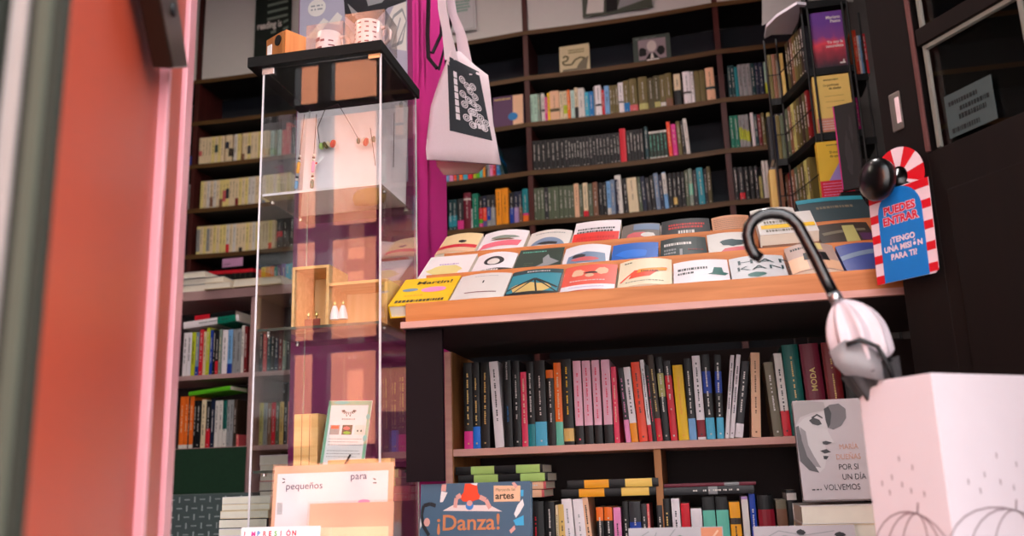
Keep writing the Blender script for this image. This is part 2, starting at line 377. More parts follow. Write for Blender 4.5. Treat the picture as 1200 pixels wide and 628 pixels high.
# ================================================================== LOW BOOKCASE under the table
pinkply = wood((206, 150, 140), (224, 172, 158), 'X', .5, 4, 'pale_plywood_edge')
tanply = wood((150, 96, 56), (182, 122, 72), 'Z', .5, 4, 'tan_plywood')
LB = Plane((0, 2.3, 0), 0)
zA = .084; zB = -.275; xl, _ = LB.at(525, 470); xr = .62
lbk = empty('low_bookcase', (0, 2.3, -.5)); tag(lbk, 'low plywood bookcase filled with upright novels under the sloping display table', 'bookcase')
def lpart(name, x0, x1, y0, y1, z0, z1, m): return B(x0, x1, y0, y1, z0+.5, z1+.5).build(name, m, lbk, bevel=.001)
lpart('side_panel', xl-.009, xl+.009, 0, .30, -.5, .340, pinkply)
lpart('side_lining', xl+.0095, xl+.012, .002, .298, -.5, .340, tanply)
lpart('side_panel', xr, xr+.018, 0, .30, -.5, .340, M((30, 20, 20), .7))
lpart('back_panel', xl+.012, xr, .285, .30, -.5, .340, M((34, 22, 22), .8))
for z in (zA, zB): lpart('shelf', xl+.012, xr, 0, .285, z-.018, z, pinkply)
xd = LB.at(771, 548)[0]; lpart('divider', xd-.009, xd+.009, .012, .285, zB, zA-.018, tanply)
A = [(544.5, 555, 'black', dict(tx=542.5, ty=425.5, b=[(0, .2, 'magenta')], t='tan')),
 (555, 563.7, 'black', dict(tx=553.4, ty=425, b=[(0, .25, 'blue')], t='tan')),
 (563.9, 574.5, 'black', dict(tx=563.3, ty=425, t='tan', d='plain black book with tan lettering')),
 (580.7, 591.5, 'white', dict(tx=572.9, ty=424.5)),
 (591.8, 601.5, 'black', dict(tx=589, ty=423, real=('PAULA HAWKINS', .0058, 'off white', -1, .98), d='black book titled in white and blue capitals')),
 (602.5, 611.8, 'black', dict(tx=600.6, ty=423.5, t='off white', d='black book just right of the Paula Hawkins one')),
 (612.4, 619.6, 'hot pink', dict(tx=608.3, ty=436.3, d='short crimson pink book with white head')),
 (619.6, 628.3, 'black', dict(tx=616, ty=425, b=[(0, .26, 'teal')])),
 (628.5, 642.3, 'black', dict(tx=625.7, ty=423, b=[(0, .28, 'sky blue')])),
 (643, 652, 'black', dict(tx=639.5, ty=434, b=[(.89, 1, 'orange')])),
 (652.4, 661.3, 'orange', dict(tx=647.9, ty=425.5, b=[(0, .28, 'seafoam')])),
 (661.7, 673.7, 'black', dict(tx=657, ty=421.5, b=[(.04, .19, 'tan')], t='yellow')),
 (675.6, 685.1, 'pale pink', dict(tx=670.4, ty=423.5, b=[(0, .22, 'black')], t='hot pink')),
 (686.5, 696.3, 'pale pink', dict(tx=681.4, ty=423.2, b=[(0, .22, 'black')], t='hot pink')),
 (698, 707, 'pale pink', dict(tx=692.5, ty=422.5, b=[(0, .22, 'black')], t='hot pink')),
 (709.3, 719.7, 'pale pink', dict(tx=703.5, ty=422, b=[(0, .22, 'black')], t='hot pink')),
 (720.7, 727, 'hot pink', dict(tx=716.5, ty=430, d='tall thin rose pink book')),
 (734, 740, 'charcoal', dict(tx=723.8, ty=431.7, b=[(0, .3, 'pink')], t='pink')),
 (740.4, 748.6, 'white', dict(tx=730.4, ty=430.7, b=[(0, .25, 'golden orange')])),
 (749.6, 760, 'coral red', dict(tx=739, ty=425, t='charcoal', D=.15)),
 (760.7, 765.2, 'white', dict(tx=749.7, ty=422, b=[(0, .2, 'red')])),
 (765.2, 770, 'black', dict(tx=755.5, ty=429, t='hot pink', d='thin black book with pink lettering')),
 (770.2, 777.2, 'dark brown', dict(tx=758.6, ty=416.5, b=[(0, .26, 'red')], t='tan')),
 (777.7, 785.5, 'black', dict(tx=768, ty=418.6, b=[(.52, .8, 'khaki')])),
 (786.5, 794.8, 'red', dict(tx=777.2, ty=423, b=[(.81, 1, 'charcoal')], t='off white')),
 (795.9, 808.3, 'yellow', dict(tx=787.6, ty=428.4, t='amber')),
 (808.3, 817.2, 'black', dict(tx=800.4, ty=420.7, b=[(0, .26, 'light blue')])),
 (818.2, 828, 'white', dict(tx=809.3, ty=417.4, b=[(.03, .23, 'dark red')])),
 (828.8, 839.2, 'black', dict(tx=821.7, ty=416, b=[(0, .25, 'sky blue'), (.54, .8, 'royal blue')], d='black book with blue panel, sky blue foot')),
 (840.8, 849.2, 'black', dict(tx=836.5, ty=416.5, b=[(0, .25, 'sky blue'), (.54, .8, 'royal blue')], d='black book with blue panel, sky blue foot')),
 (849.8, 854.5, 'white', dict(tx=856, ty=416.7, d='thin white book leaning right', t='charcoal')),
 (855.1, 860.5, 'white', dict(tx=863, ty=416.3, d='thin white book leaning right', t='charcoal')),
 (861.3, 870.7, 'charcoal', dict(tx=869.4, ty=424.5, b=[(0, .18, 'white')])),
 (881.2, 892.3, 'peach', dict(tx=879.6, ty=414, t='brown')),
 (906.8, 918, 'olive grey', dict(tx=894.6, ty=425)),
 (918.4, 928.4, 'off white', dict(tx=906, ty=414.5, b=[(0, .3, 'red')])),
 (929, 949, 'deep teal', dict(tx=915.3, ty=405, hb=True, t='tan', D=.17)),
 (951, 974.5, 'wine red', dict(tx=936, ty=404, hb=True, real=('MODA', .019, 'tan', 1, .47), D=.17)),
 (976, 996, 'maroon', dict(tx=961.4, ty=402, hb=True, t='tan', D=.17)),
 (997, 1018, 'black', dict(tx=984, ty=402, hb=True, real=('ARTE', .022, 'tan', 1, .47), D=.17, d='thick black book lettered ARTE'))]
ph = 'on shelf under the table'
itA = row(LB, zA, A, ph, 'books on the shelf below the display table', D=.135, sag=False)
# second text line of the black thriller and small marks
o = itA[4][1]; t = text_mesh('LA HORA AZUL', .0058, 'spine_title', cm('bright blue'), o, bold=.0001); t.rotation_euler = (PI/2, PI/2, 0); t.location = (.009, -.003, .105)
Bk = [(622, 641.5, 'black', dict(h=.222, hb=True, t='red', d='thick black book with red lettering')),
 (642, 654, 'black', dict(h=.220, d='black book beside the thick red-lettered one')),
 (655, 658, 'cream', dict(h=.212, d='very thin cream book')),
 (658.5, 667, 'tan', dict(h=.213)),
 (668, 680.5, 'white', dict(h=.226, lean=-3, t='grey')),
 (681.5, 694, 'white', dict(h=.225, lean=-3, t='grey')),
 (695, 702, 'peach', dict(h=.229, lean=-4, D=.13)),
 (703.5, 712, 'black', dict(h=.204, b=[(.84, 1, 'orange')])),
 (713, 723, 'black', dict(h=.204, b=[(.84, 1, 'orange')])),
 (724, 733, 'pink', dict(h=.202, d='bright pink book')),
 (735, 742, 'black', dict(h=.216, d='black book with large white spine letters')),
 (743, 757, 'charcoal', dict(h=.216, b=[(.60, .77, 'royal blue')])),
 (757.5, 764, 'charcoal', dict(h=.209, d='short charcoal book left of the divider')),
 (764.3, 767.5, 'rose', dict(h=.209, d='thin rose grey book')),
 (776, 783, 'charcoal', dict(h=.205, d='charcoal book right of the divider')),
 (784, 792.5, 'black', dict(h=.220, t='tan', d='black book with gold lettering')),
 (794, 804, 'white', dict(h=.220, d='slim white book beside the red one')),
 (805, 815.5, 'red', dict(h=.208, t=None)),
 (816.5, 830, 'white', dict(h=.195, t=None, d='short plain white book')),
 (831, 846, 'black', dict(h=.221, b=[(.0, .86, 'seafoam')], t=None)),
 (847, 862, 'black', dict(h=.221, b=[(.0, .86, 'seafoam')], t=None)),
 (863, 876, 'amber', dict(h=.208, b=[(.75, .82, 'dark brown')], t='black', d='amber and black checked book')),
 (878, 886, 'lilac', dict(h=.220, b=[(.0, .97, 'off white')], t=None)),
 (887.5, 895, 'royal blue', dict(h=.226, D=.16)),
 (897, 917, 'black', dict(h=.222, b=[(0, .85, 'dark red')], t=None)),
 (919, 932, 'olive grey', dict(h=.210, b=[(0, .9, 'brown')], t=None)),
 (933, 945, 'black', dict(h=.232, b=[(.9, .97, 'off white')], t=None))]
itB = row(LB, zB, Bk, 'on the lowest shelf', 'books on the lowest bookcase shelf', D=.135, sag=False)
# books lying on top of that row, spines to the front
def lay(px0, px1, y, z, th, color, bands, label, group, D=.14, tcol='off white', real=None):
    x0, x1 = X_at(px0, y, z), X_at(px1, y, z)
    o = make_book(th*.96, x1-x0, D, color, bands, tcol, real); o.rotation_euler = (0, PI/2, 0); o.location = (x0, y, z+th)
    tag(o, label, 'book', group); return o
g = 'books lying flat on the lowest row'
z0 = -.275+.2325
lay(540, 638, 2.305, z0, .019, 'rose', [(.78, .97, 'peach')], 'pale pink topped book, lowest of the four lying left', g)
lay(538, 640, 2.300, z0+.0195, .019, 'rose', [(.78, .97, 'peach')], 'pale pink book lying just under the green pair', g)
gb = [(.18, .45, 'pale green'), (.70, .97, 'pale green')]
lay(537, 642, 2.297, z0+.039, .021, 'black', gb, 'black and light green book, lower of the lying green pair', g, tcol=None)
lay(534, 636, 2.297, z0+.0605, .021, 'black', gb, 'black and light green book on top of the lying pile', g, tcol=None)
yb = [(.19, .46, 'amber'), (.64, .93, 'light yellow')]
lay(658, 769, 2.305, -.0455, .0205, 'black', yb, 'black and yellow lying book, lower of the yellow pair', g, tcol=None)
lay(665, 772, 2.300, -.0245, .0205, 'black', yb, 'black and yellow lying book, upper of the yellow pair', g, tcol=None)
lay(778, 884, 2.305, -.0475, .019, 'charcoal', [(.5, .6, 'grey')], 'dark grey book lying across the right row', g)
lay(778, 886, 2.320, -.0280, .008, 'wine red', [(.66, .82, 'grey')], 'thin dark red booklet lying on the dark grey book', g, tcol=None)

# ================================================================== SLOPING DISPLAY TABLE
orange = wood((186, 108, 54), (222, 142, 84), 'X', .45, 4, 'orange_pine')
TY = [1.923, 2.082, 2.244]; TZ = [.401, .5015, .596]; TX0, TX1 = -.651, .567
TOY, TOZ = 1.92, .343
tab = empty('display_table', (0, TOY, TOZ)); tag(tab, 'sloping three-tier pine display table with raised lips, holding books face up', 'table')
def tpart(name, x0, x1, y0, y1, z0, z1, m): return B(x0, x1, y0-TOY, y1-TOY, z0-TOZ, z1-TOZ).build(name, m, tab, bevel=.001)
tpart('table_top', TX0-.011, TX1, 1.9185, 1.935, .343, .358, pinkply); tpart('table_board', TX0-.011, TX1, 1.9355, 2.47, .3435, .358, M((26, 16, 16), .8))  # dark board colour stands in for shade under the pale plywood top
for i in range(3):
    zl = (.3585, .4506, .5435)[i]
    tpart('lip', TX0, TX1, TY[i], TY[i]+.013, zl, TZ[i], orange)
    y0, z0 = TY[i]+.013, zl+.002; y1 = (TY+[2.416])[i+1]; z1 = [.4525, .5455, .6405][i]
    s = MB().poly([(TX0, y0-TOY, z0-TOZ), (TX1, y0-TOY, z0-TOZ), (TX1, y1-TOY, z1-TOZ), (TX0, y1-TOY, z1-TOZ)]).poly([(TX0, y0-TOY, z0-TOZ-.006), (TX1, y0-TOY, z0-TOZ-.006), (TX1, y1-TOY, z1-TOZ-.006), (TX0, y1-TOY, z1-TOZ-.006)])
    s.build('sloping_board', orange, tab)
tpart('back_rail', TX0, TX1, 2.416, 2.431, .3585, .645, orange)
for x in (TX0+.002, TX1-.02): 
    MB().prism([(.004, .0155), (.494, .0155), (.494, .284), (.174, .105), (.022, .0165)], x, x+.016, 'x').build('side_cheek', orange, tab)

tpart('shade_panel', -.661, -.574, 1.952, 1.966, .004, .3425, M((22, 8, 14), .7, spec=.2))  # dark sheet added to stand in for shade on the column side
DG = 'books face up on the display table'
def disp(rowi, px0, px1, color, label, h=.195, T=.022, th=36, arch=.006, hard=False, dy=0, extra=0, x0=None, yaw=0, copies=1):
    """a book resting in tier rowi: foot behind the lip, spanning px0..px1 at lip height"""
    y = TY[rowi]+.031+dy; zf = (.361, .4535, .5465)[rowi]+extra*.915+.013
    a = X_at(px0, y, TZ[rowi]) if x0 is None else x0; b = X_at(px1, y, TZ[rowi]); w = b-a
    h *= .77; T = max(.031, T*.92); th -= 1.5; o = flat_book(w*.985, h, T, color, arch*.9, hard=hard); o.location = (a, y, zf); o.rotation_euler = (rad(th), 0, rad(yaw))
    tag(o, label, 'book', DG); return o
# --- front tier
o = disp(0, 457.5, 527, 'yellow', 'thick yellow hardback with black title and pink oval at the table end', T=.034, arch=0, hard=True, h=.205, dy=-.004)
ctext(o, 'Martin!', .27, .74, .17, 'dark brown', bold=.02, sx=1.15); decal(o, [el(.64, .52, .22, .10)], 'pink'); decal(o, [el(.22, .55, .14, .06)], 'steel blue')
decal(o, scrib(.18, .30, .5, 1, .05, .1), 'amber'); ctext(o, 'K a r e n   M i l l e r', .06, .07, .085, 'dark brown', bold=.01, sx=1.05) if False else decal(o, scrib(.08, .08, .95, 1, .09, .1, 5), 'dark brown')
o = disp(0, 528, 591.5, 'off white', 'plain off-white paperback with a tiny black mark on the front tier', T=.030)
decal(o, [rc(.50, .58, .53, .68)], 'black'); decal(o, [rc(.24, .22, .84, .245)], 'wine red'); decal(o, scrib(.3, .86, .75, 1, .02, .1), 'grey')
o = disp(0, 592, 655, 'dark teal', 'paperback with teal sky and dark geometric frame on the front tier', T=.028)
decal(o, [rc(.02, .10, .98, .82)], 'turquoise', lift=.0005); decal(o, [blob(.45, .25, .45, .22, seed=4)], 'tan', lift=.0008)
decal(o, stroke([(.02, .22), (.5, .6), (.97, .25)], .05)+stroke([(.1, .0), (.5, .58), (.62, .0)], .035)+stroke([(.5, .58), (.98, .08)], .03), 'black', lift=.0012); decal(o, [rc(.0, .0, 1, .10)], 'black', lift=.001)
decal(o, scrib(.3, .88, .75, 1, .04, .1), 'off white')
o = disp(0, 657, 722, (238, 92, 72), 'coral red paperback with pale flowers and a white foot on the front tier', T=.034)
decal(o, [rc(0, 0, 1, .20)], 'white', lift=.0008); decal(o, [blob(.27, .68, .14, .16, seed=2), blob(.72, .72, .14, .16, seed=9), blob(.5, .56, .10, .08, seed=7)], 'peach'); decal(o, [el(.52, .63, .13, .07, a0=0, a1=PI)], 'black', lift=.001); decal(o, scrib(.15, .35, .8, 1, .03, .1), 'off white'); decal(o, [rc(.15, .1, .8, .115)], 'lilac', lift=.0012)
o = disp(0, 724, 789, (240, 222, 190), 'cream paperback with a red skyline drawing on the front tier', T=.034, h=.2, arch=.01)
decal(o, stroke([(.05, .18), (.3, .5), (.9, .62)], .04)+[[(.2, .25), (.3, .55), (.75, .5), (.6, .3)]], 'coral red'); decal(o, [[(.35, .42), (.9, .52), (.92, .62), (.38, .56)]], 'golden orange', lift=.001); ctext(o, 'DINER', .42, .45, .09, 'dark red', bold=.02, lift=.0014); decal(o, scrib(.15, .12, .85, 1, .02, .1)+scrib(.1, .86, .25, 1, .04, .1), 'dark olive')
o = disp(0, 790, 857, 'white', 'white paperback with a dark green hat on the front tier', T=.022, h=.165)
decal(o, scrib(.08, .55, .62, 1, .10, .2, 8)+scrib(.08, .38, .40, 1, .08, .2, 9), 'charcoal'); decal(o, [[(.62, .30), (.70, .36), (.74, .6), (.88, .6), (.90, .38), (.99, .34), (.92, .24)]], 'deep teal')
o = disp(0, 858, 925, (206, 204, 206), 'pale grey paperback lettered HAN KANG on the front tier', T=.022, h=.165)
ctext(o, 'HAN', .12, .62, .27, 'dark teal', sx=1.6, space=1.2); ctext(o, 'KANG', .10, .34, .25, 'dark teal', sx=1.45, space=1.15); decal(o, [blob(.45, .12, .2, .12, seed=3)], 'deep teal')
o = disp(0, 928, 989, (190, 160, 148), 'taupe and pink paperback with black shapes, front tier right end', T=.038, h=.2, arch=.012)
decal(o, [rc(.0, .0, .35, .5)], 'peach'); decal(o, [[(.3, .35), (.8, .30), (.78, .62), (.32, .6)]], 'black', lift=.0012); decal(o, [rc(.62, .0, 1, .35)], 'peach', lift=.0008); decal(o, scrib(.1, .78, .45, 1, .08, .1), 'charcoal'); decal(o, [rc(.55, .72, .75, .98)], 'pale yellow')
o = disp(0, 992, 1052, (58, 74, 150), 'deep blue paperback with a pale band, last on the front tier', T=.028, h=.2)
decal(o, [[(0, .42), (1, .62), (1, .78), (0, .58)]], 'steel blue')
# --- middle tier
o = disp(1, 492, 550, (240, 226, 226), 'white paperback with a pale yellow drawing, left end of middle tier', T=.040, h=.19, arch=0)
decal(o, [blob(.5, .3, .42, .26, seed=5)], 'pale yellow'); decal(o, scrib(.3, .55, .7, 1, .05, .1), 'lilac')
o = disp(1, 551, 600, 'white', 'white paperback with a black and white portrait on the middle tier', h=.18, arch=.010)
decal(o, [el(.5, .55, .25, .22)], 'charcoal'); decal(o, [el(.5, .50, .15, .15)], 'off white', lift=.0011); decal(o, [[(.05, .0), (.3, .12), (.99, .25), (.99, .0)]], 'black'); decal(o, scrib(.1, .06, .7, 1, .07, .1), 'off white', lift=.0013)
o = disp(1, 601, 656, 'dark green', 'dark green book with a pale dancing figure on the middle tier', h=.205, arch=0, T=.030, hard=True)
decal(o, [[(.45, .18), (.62, .34), (.58, .55), (.68, .72), (.74, .55), (.97, .36), (.75, .22)]], 'grey'); decal(o, scrib(.08, .84, .62, 1, .05, .1), 'seafoam'); decal(o, scrib(.2, .35, .4, 3, .03, .09), 'sage green')
o = disp(1, 658, 714, 'white', 'white paperback with a grey misty photograph on the middle tier', h=.18, arch=.010)
decal(o, [[(.1, .08), (.12, .48), (.5, .62), (.9, .56), (.95, .1)]], 'steel blue'); decal(o, [blob(.5, .25, .32, .12, seed=8)], 'rose', lift=.001); decal(o, [blob(.35, .42, .18, .10, seed=2)], 'charcoal', lift=.0011)
o = disp(1, 716, 772, (16, 96, 190), 'bright blue paperback on the middle tier', h=.175, arch=.004)
decal(o, [blob(.45, .45, .4, .25, seed=6)], 'blue')
o = disp(1, 774, 830, (38, 52, 52), 'dark slate paperback with white lettering on the middle tier', h=.185, arch=.006)
decal(o, scrib(.08, .62, .70, 1, .12, .1), 'off white'); decal(o, scrib(.08, .38, .35, 2, .09, .15)+[rc(.42, .1, .48, .42)], 'grey'); decal(o, scrib(.6, .34, .95, 1, .07, .1), 'maroon')
o = disp(1, 831, 881, 'off white', 'off-white paperback with a grey hat, behind the umbrella handle', h=.20, arch=.004, T=.026)
decal(o, [blob(.6, .52, .36, .17, seed=4)], 'dark teal'); decal(o, [[(.2, .04), (.98, .2), (.98, .36), (.4, .28)]], 'rose')
o = disp(1, 892, 962, 'off white', 'thick pale paperback with a yellow stripe, top of a pile', h=.19, arch=0, T=.026, extra=.048)
decal(o, [rc(.05, .25, .98, .42)], 'yellow', lift=.0010); decal(o, scrib(.12, .50, .62, 2, .12, .16), 'olive grey'); decal(o, scrib(.12, .10, .7, 1, .10, .1), 'olive grey'); decal(o, scrib(.1, .82, .6, 1, .06, .1), 'black')
o = disp(1, 894, 962, 'brown', 'brown book under the pale yellow-striped paperback', h=.185, arch=0, T=.044, hard=True)
o = disp(1, 964, 1030, 'dark brown', 'dark brown paperback with beige labels, right end of middle tier', h=.2, arch=.004, T=.030)
decal(o, [[(.1, .5), (.9, .62), (.9, .72), (.08, .62)]], 'olive grey'); decal(o, [[(.45, .1), (.70, .12), (.72, .85), (.5, .85)]], 'khaki', lift=.0011); decal(o, [rc(.75, .2, .98, .5)], 'purple')
# --- back tier
o = disp(2, 512, 558, (240, 208, 156), 'pale orange paperback with a black animal and red strip, back tier', T=.045, h=.19, arch=.008, dy=-.004)
decal(o, [rc(.0, .22, 1, .38)], 'red'); decal(o, [blob(.58, .52, .12, .08, seed=4)], 'black', lift=.001); decal(o, [rc(0, 0, 1, .2)], 'peach', lift=.0009)
o = disp(2, 559, 614, 'white', 'white paperback with a grey picture and pink band, back tier', T=.04, h=.20, arch=.010)
decal(o, [[(.05, .1), (.1, .35), (.92, .48), (.88, .2)]], (236, 110, 130)); decal(o, [blob(.52, .62, .36, .10, seed=3)], 'grey green'); decal(o, [blob(.52, .50, .3, .05, seed=5)], 'brown', lift=.001)
o = disp(2, 616, 667, 'off white', 'off-white paperback with a grey arch picture, back tier', T=.034, h=.18, arch=.010)
decal(o, [el(.5, .12, .40, .42, a0=0, a1=PI)], 'steel blue'); decal(o, [blob(.52, .22, .28, .10, seed=6)], 'charcoal', lift=.0011); decal(o, scrib(.15, .78, .85, 1, .05, .1), 'grey')
o = disp(2, 669, 726, 'white', 'white book with a red strip of lettering at its foot, back tier', T=.036, h=.245, arch=.004)
decal(o, [rc(.01, .12, .99, .50)], (232, 50, 42)); decal(o, scrib(.1, .22, .9, 2, .1, .14), (214, 30, 30), lift=.0011); decal(o, scrib(.08, .62, .9, 2, .07, .12), 'charcoal')
o = disp(2, 728, 774, (120, 110, 104), 'paperback with a grey landscape photograph, back tier', T=.022, h=.175)
decal(o, [blob(.45, .3, .42, .2, seed=2)], 'rose'); decal(o, [rc(.3, .6, .98, .95)], 'steel blue'); decal(o, [blob(.7, .3, .2, .16, seed=12)], 'off white', lift=.0011)
o = disp(2, 775, 834, 'charcoal', 'black paperback with red and white lettering, back tier', T=.028, h=.185)
decal(o, scrib(.15, .62, .92, 2, .11, .16), (200, 50, 48)); decal(o, scrib(.35, .18, .7, 1, .16, .1), 'off white')
o = disp(2, 836, 882, (214, 150, 112), 'apricot paperback covered in fine text, back tier', T=.030, h=.18)
decal(o, scrib(.05, .8, .95, 7, .03, .1), 'brown')
o = disp(2, 884, 938, 'off white', 'white paperback with a dark photograph behind the umbrella crook', T=.040, h=.2)
decal(o, [blob(.5, .5, .36, .2, seed=4)], 'charcoal')
o = disp(2, 942, 1026, (40, 60, 66), 'large dark book with a turquoise top edge, back tier right', T=.046, h=.24, arch=.004)
decal(o, [rc(0, .82, 1, 1)], 'turquoise'); decal(o, scrib(.25, .5, .8, 1, .1, .1), 'olive grey')

# ================================================================== WALL BOOKS
def wrow(lv, ents, phrase, **k): return row(WALL, Z_SH[lv], ents, phrase, 'books ' + phrase, **k)
# row 2, centre bay
P = 'pastel row above black books'
def sc(x0, y0, z, L):
    """crop coordinates to photo pixels"""
    return [(x0+e[0]/z, x0+e[1]/z)+tuple(e[2:]) for e in L]
c2 = sc(610, 0, 6.283, [(75, 100, 'mint green'), (100, 130, 'mint green'), (131, 150, 'grey green'), (157, 183, 'off white', dict(b=[(.36, .42, 'black')])), (183, 203, 'magenta', dict(h=.14)), (203, 222, 'yellow'), (222, 292, 'peach', dict(h=.172, b=[(.3, .4, 'dark olive')], hb=False)), (293, 320, 'cream'), (321, 349, 'cream', dict(b=[(.2, .5, 'lime')])), (350, 372, 'orange', dict(h=.17)), (375, 404, 'pale mint'), (405, 430, 'cream', dict(h=.178, b=[(0, .36, 'black')])), (431, 478, 'off white', dict(h=.172)), (480, 510, 'cyan', dict(h=.145)), (511, 545, 'bright blue', dict(h=.145)), (546, 558, 'grey', dict(h=.17)), (558, 603, 'white', dict(h=.175, b=[(.32, .38, 'black')])), (604, 625, 'red', dict(h=.145)), (626, 662, 'light blue', dict(h=.167)), (663, 685, 'olive'), (686, 707, 'olive'), (708, 728, 'olive')])
for i, e in enumerate(c2):
    if len(e) > 3: e[3].setdefault('h', .165)
i2 = wrow(2, c2, P, h=.165)
c2b = sc(720, 0, 6.28, [(20, 35, 'white', dict(h=.17)), (38, 75, 'white', dict(h=.175, b=[(.34, .38, 'black')])), (76, 118, 'olive', dict(h=.182, b=[(.02, .3, 'bright blue')])), (119, 180, 'olive', dict(h=.187, b=[(0, .2, 'rose')])), (186, 255, 'olive', dict(h=.19, b=[(.02, .2, 'khaki')])), (257, 298, 'dark olive', dict(h=.178, d='plain dark olive book')), (299, 344, 'dark olive', dict(h=.185, b=[(.04, .2, 'khaki')])), (345, 384, 'olive', dict(h=.185, b=[(.05, .16, 'off white')])), (385, 438, 'olive', dict(h=.19, b=[(0, .25, 'brown')])), (450, 500, 'cream', dict(h=.178, b=[(0, .48, 'black')])), (517, 574, 'white', dict(h=.183, b=[(.32, .38, 'black')])), (575, 596, 'white', dict(h=.178)), (600, 640, 'olive', dict(h=.178, t=None, d='plain olive book')), (641, 680, 'olive', dict(h=.178, t=None, d='plain olive book')), (685, 750, 'peach', dict(h=.184, b=[(.34, .42, 'dark teal')]))])
wrow(2, [e for e in c2b if e[0] > 726], 'in high olive book row', h=.18)
# row 2 left: purple book face out and a peach one
def face_out(pl, px0, px1, lv_z, H, T, color, label, group, back=.03, tilt=-4, name='display_book', hard=True, z=None):
    Pq = Plane(pl.O - pl.n*back, pl.ang); z0 = lv_z; a, b = Pq.s_at(px0, z0), Pq.s_at(px1, z0)
    o = flat_book(b-a, H, T, color, 0, hard=hard, name=name); o.location = Pq.pt(a, z0+.0005)+pl.n*0; o.rotation_euler = (rad(90+tilt), 0, pl.ang)
    tag(o, label, 'book', group); return o
FG = 'books standing face out on the wall shelves'
zz = sagz(-1, Z_SH[2])
o = face_out(WALL, 579, 614.5, zz, .185, .02, 'purple', 'purple hardback with peach strip and blue sticker, face out behind the tote bag', FG)
decal(o, [rc(.66, 0, 1, 1)], 'peach'); decal(o, [el(.66, .30, .16, .13)], 'bright blue', lift=.0012); decal(o, scrib(.05, .88, .6, 1, .05, .1), 'tan')
zz = sagz(-.3, Z_SH[1])-.0
o = face_out(WALL, 657, 692, sagz(-.58, Z_SH[1]), .160, .02, (206, 188, 150), 'beige book with a coiling dark snake, face out on the high shelf', FG)
decal(o, stroke([(.12, .55), (.2, .62), (.3, .55), (.25, .42), (.1, .4), (.15, .28), (.4, .25), (.52, .42), (.7, .50), (.85, .45), (.7, .28), (.6, .12)], .06), 'dark olive'); decal(o, [[(.55, .05), (.72, .35), (.98, .52), (.9, .1)], rc(.1, .02, .9, .10)], 'olive grey', lift=.001); decal(o, scrib(.3, .78, .85, 2, .05, .09), 'olive')
o = face_out(WALL, 743.5, 787, sagz(-.18, Z_SH[1])-.002, .156, .02, (66, 76, 70), 'dark comic with a pale bald face between two creatures, high shelf', FG)
decal(o, [rc(.14, .08, .88, .86)], (150, 132, 138), lift=.0006); decal(o, [el(.5, .58, .13, .22)], (206, 190, 186), lift=.001); decal(o, [blob(.25, .38, .13, .2, seed=2), blob(.75, .38, .13, .2, seed=5), [(.3, .05), (.42, .3), (.58, .3), (.7, .05)]], 'black', lift=.0013); decal(o, [rc(.35, .0, .68, .08), [(.45, .1), (.48, .3), (.52, .3), (.55, .1)]], 'off white', lift=.0016); ctext(o, 'H.P. LOVECRAFT', .06, .88, .09, 'grey', sx=1.1)
# row 2 right bay
wrow(2, sc(740, 0, 5.98, [(690, 712, 'dark teal'), (713, 735, 'dark teal'), (736, 760, 'teal', dict(h=.17, t=None, d='faded teal book')), (761, 790, 'grey'), (791, 820, 'grey'), (821, 850, 'grey'), (852, 878, 'dark teal'), (880, 905, 'navy'), (907, 940, 'navy'), (945, 975, 'mint green', dict(b=[(0, .35, 'lime')]))]), 'high shelf beside wire spinner', h=.18)
# row 3 centre: the black series
blk = []
xs = [624.8, 629.8, 635, 641, 646.8, 651.8, 657, 663, 666.8, 670.2, 673.5, 676.8, 680.2, 683.6, 687.5, 691.5, 695.5, 699.5, 703.5, 707.5, 711.8, 716, 720, 724, 727.6]
for a, b in zip(xs, xs[1:]): blk.append((a, b, 'black', dict(h=.170, d='thin black book with white lettering', t='off white')))
blk += [(727.9, 735.2, 'red', dict(h=.19, t=None, d='tall plain red book among the black ones'))]
for i in range(5): blk.append((735.6+i*4, 739.5+i*4, 'black', dict(h=.175, d='black book right of tall red')))
blk += [(757, 761, 'dark teal', dict(h=.185))]
blk += [(762+i*4.3, 766.1+i*4.3, 'dark green', dict(h=.152, b=[(.93, 1, 'off white'), (0, .06, 'off white')], t='seafoam', d='small green-black book with white ends')) for i in range(5)]
blk += [(784.5, 789, 'coral red', dict(h=.195, lean=-1.5)), (789.6, 795.2, 'magenta', dict(h=.178, lean=-1.5)), (795.8, 800.5, 'olive', dict(h=.19, lean=-1.5)), (801, 804, 'black', dict(h=.19, lean=-1.5, d='thin black book beside the leaning white one')), (805, 809.5, 'off white', dict(h=.2, lean=-2.5))]
wrow(3, blk, 'on the black series shelf', h=.175)
wrow(3, sc(720, 0, 4.65, [(612, 632, 'maroon', dict(h=.18)), (640, 662, 'emerald'), (663, 688, 'emerald'), (690, 708, 'grey', dict(b=[(.25, .62, 'lime')])), (709, 727, 'grey', dict(b=[(.22, .55, 'lime')])), (728, 745, 'grey', dict(b=[(.18, .5, 'lime')])), (756, 772, 'white', dict(h=.185, t=None)), (774, 792, 'dark teal', dict(h=.175)), (793, 812, 'maroon', dict(h=.172, d='maroon book beside the dark teal one')), (814, 832, 'olive', dict(h=.178)), (845, 865, 'khaki', dict(h=.178)), (870, 885, 'grey green', dict(h=.17)), (888, 915, 'charcoal'), (916, 940, 'navy'), (941, 965, 'lime', dict(h=.178))]), 'green row beside wire spinner', h=.178)
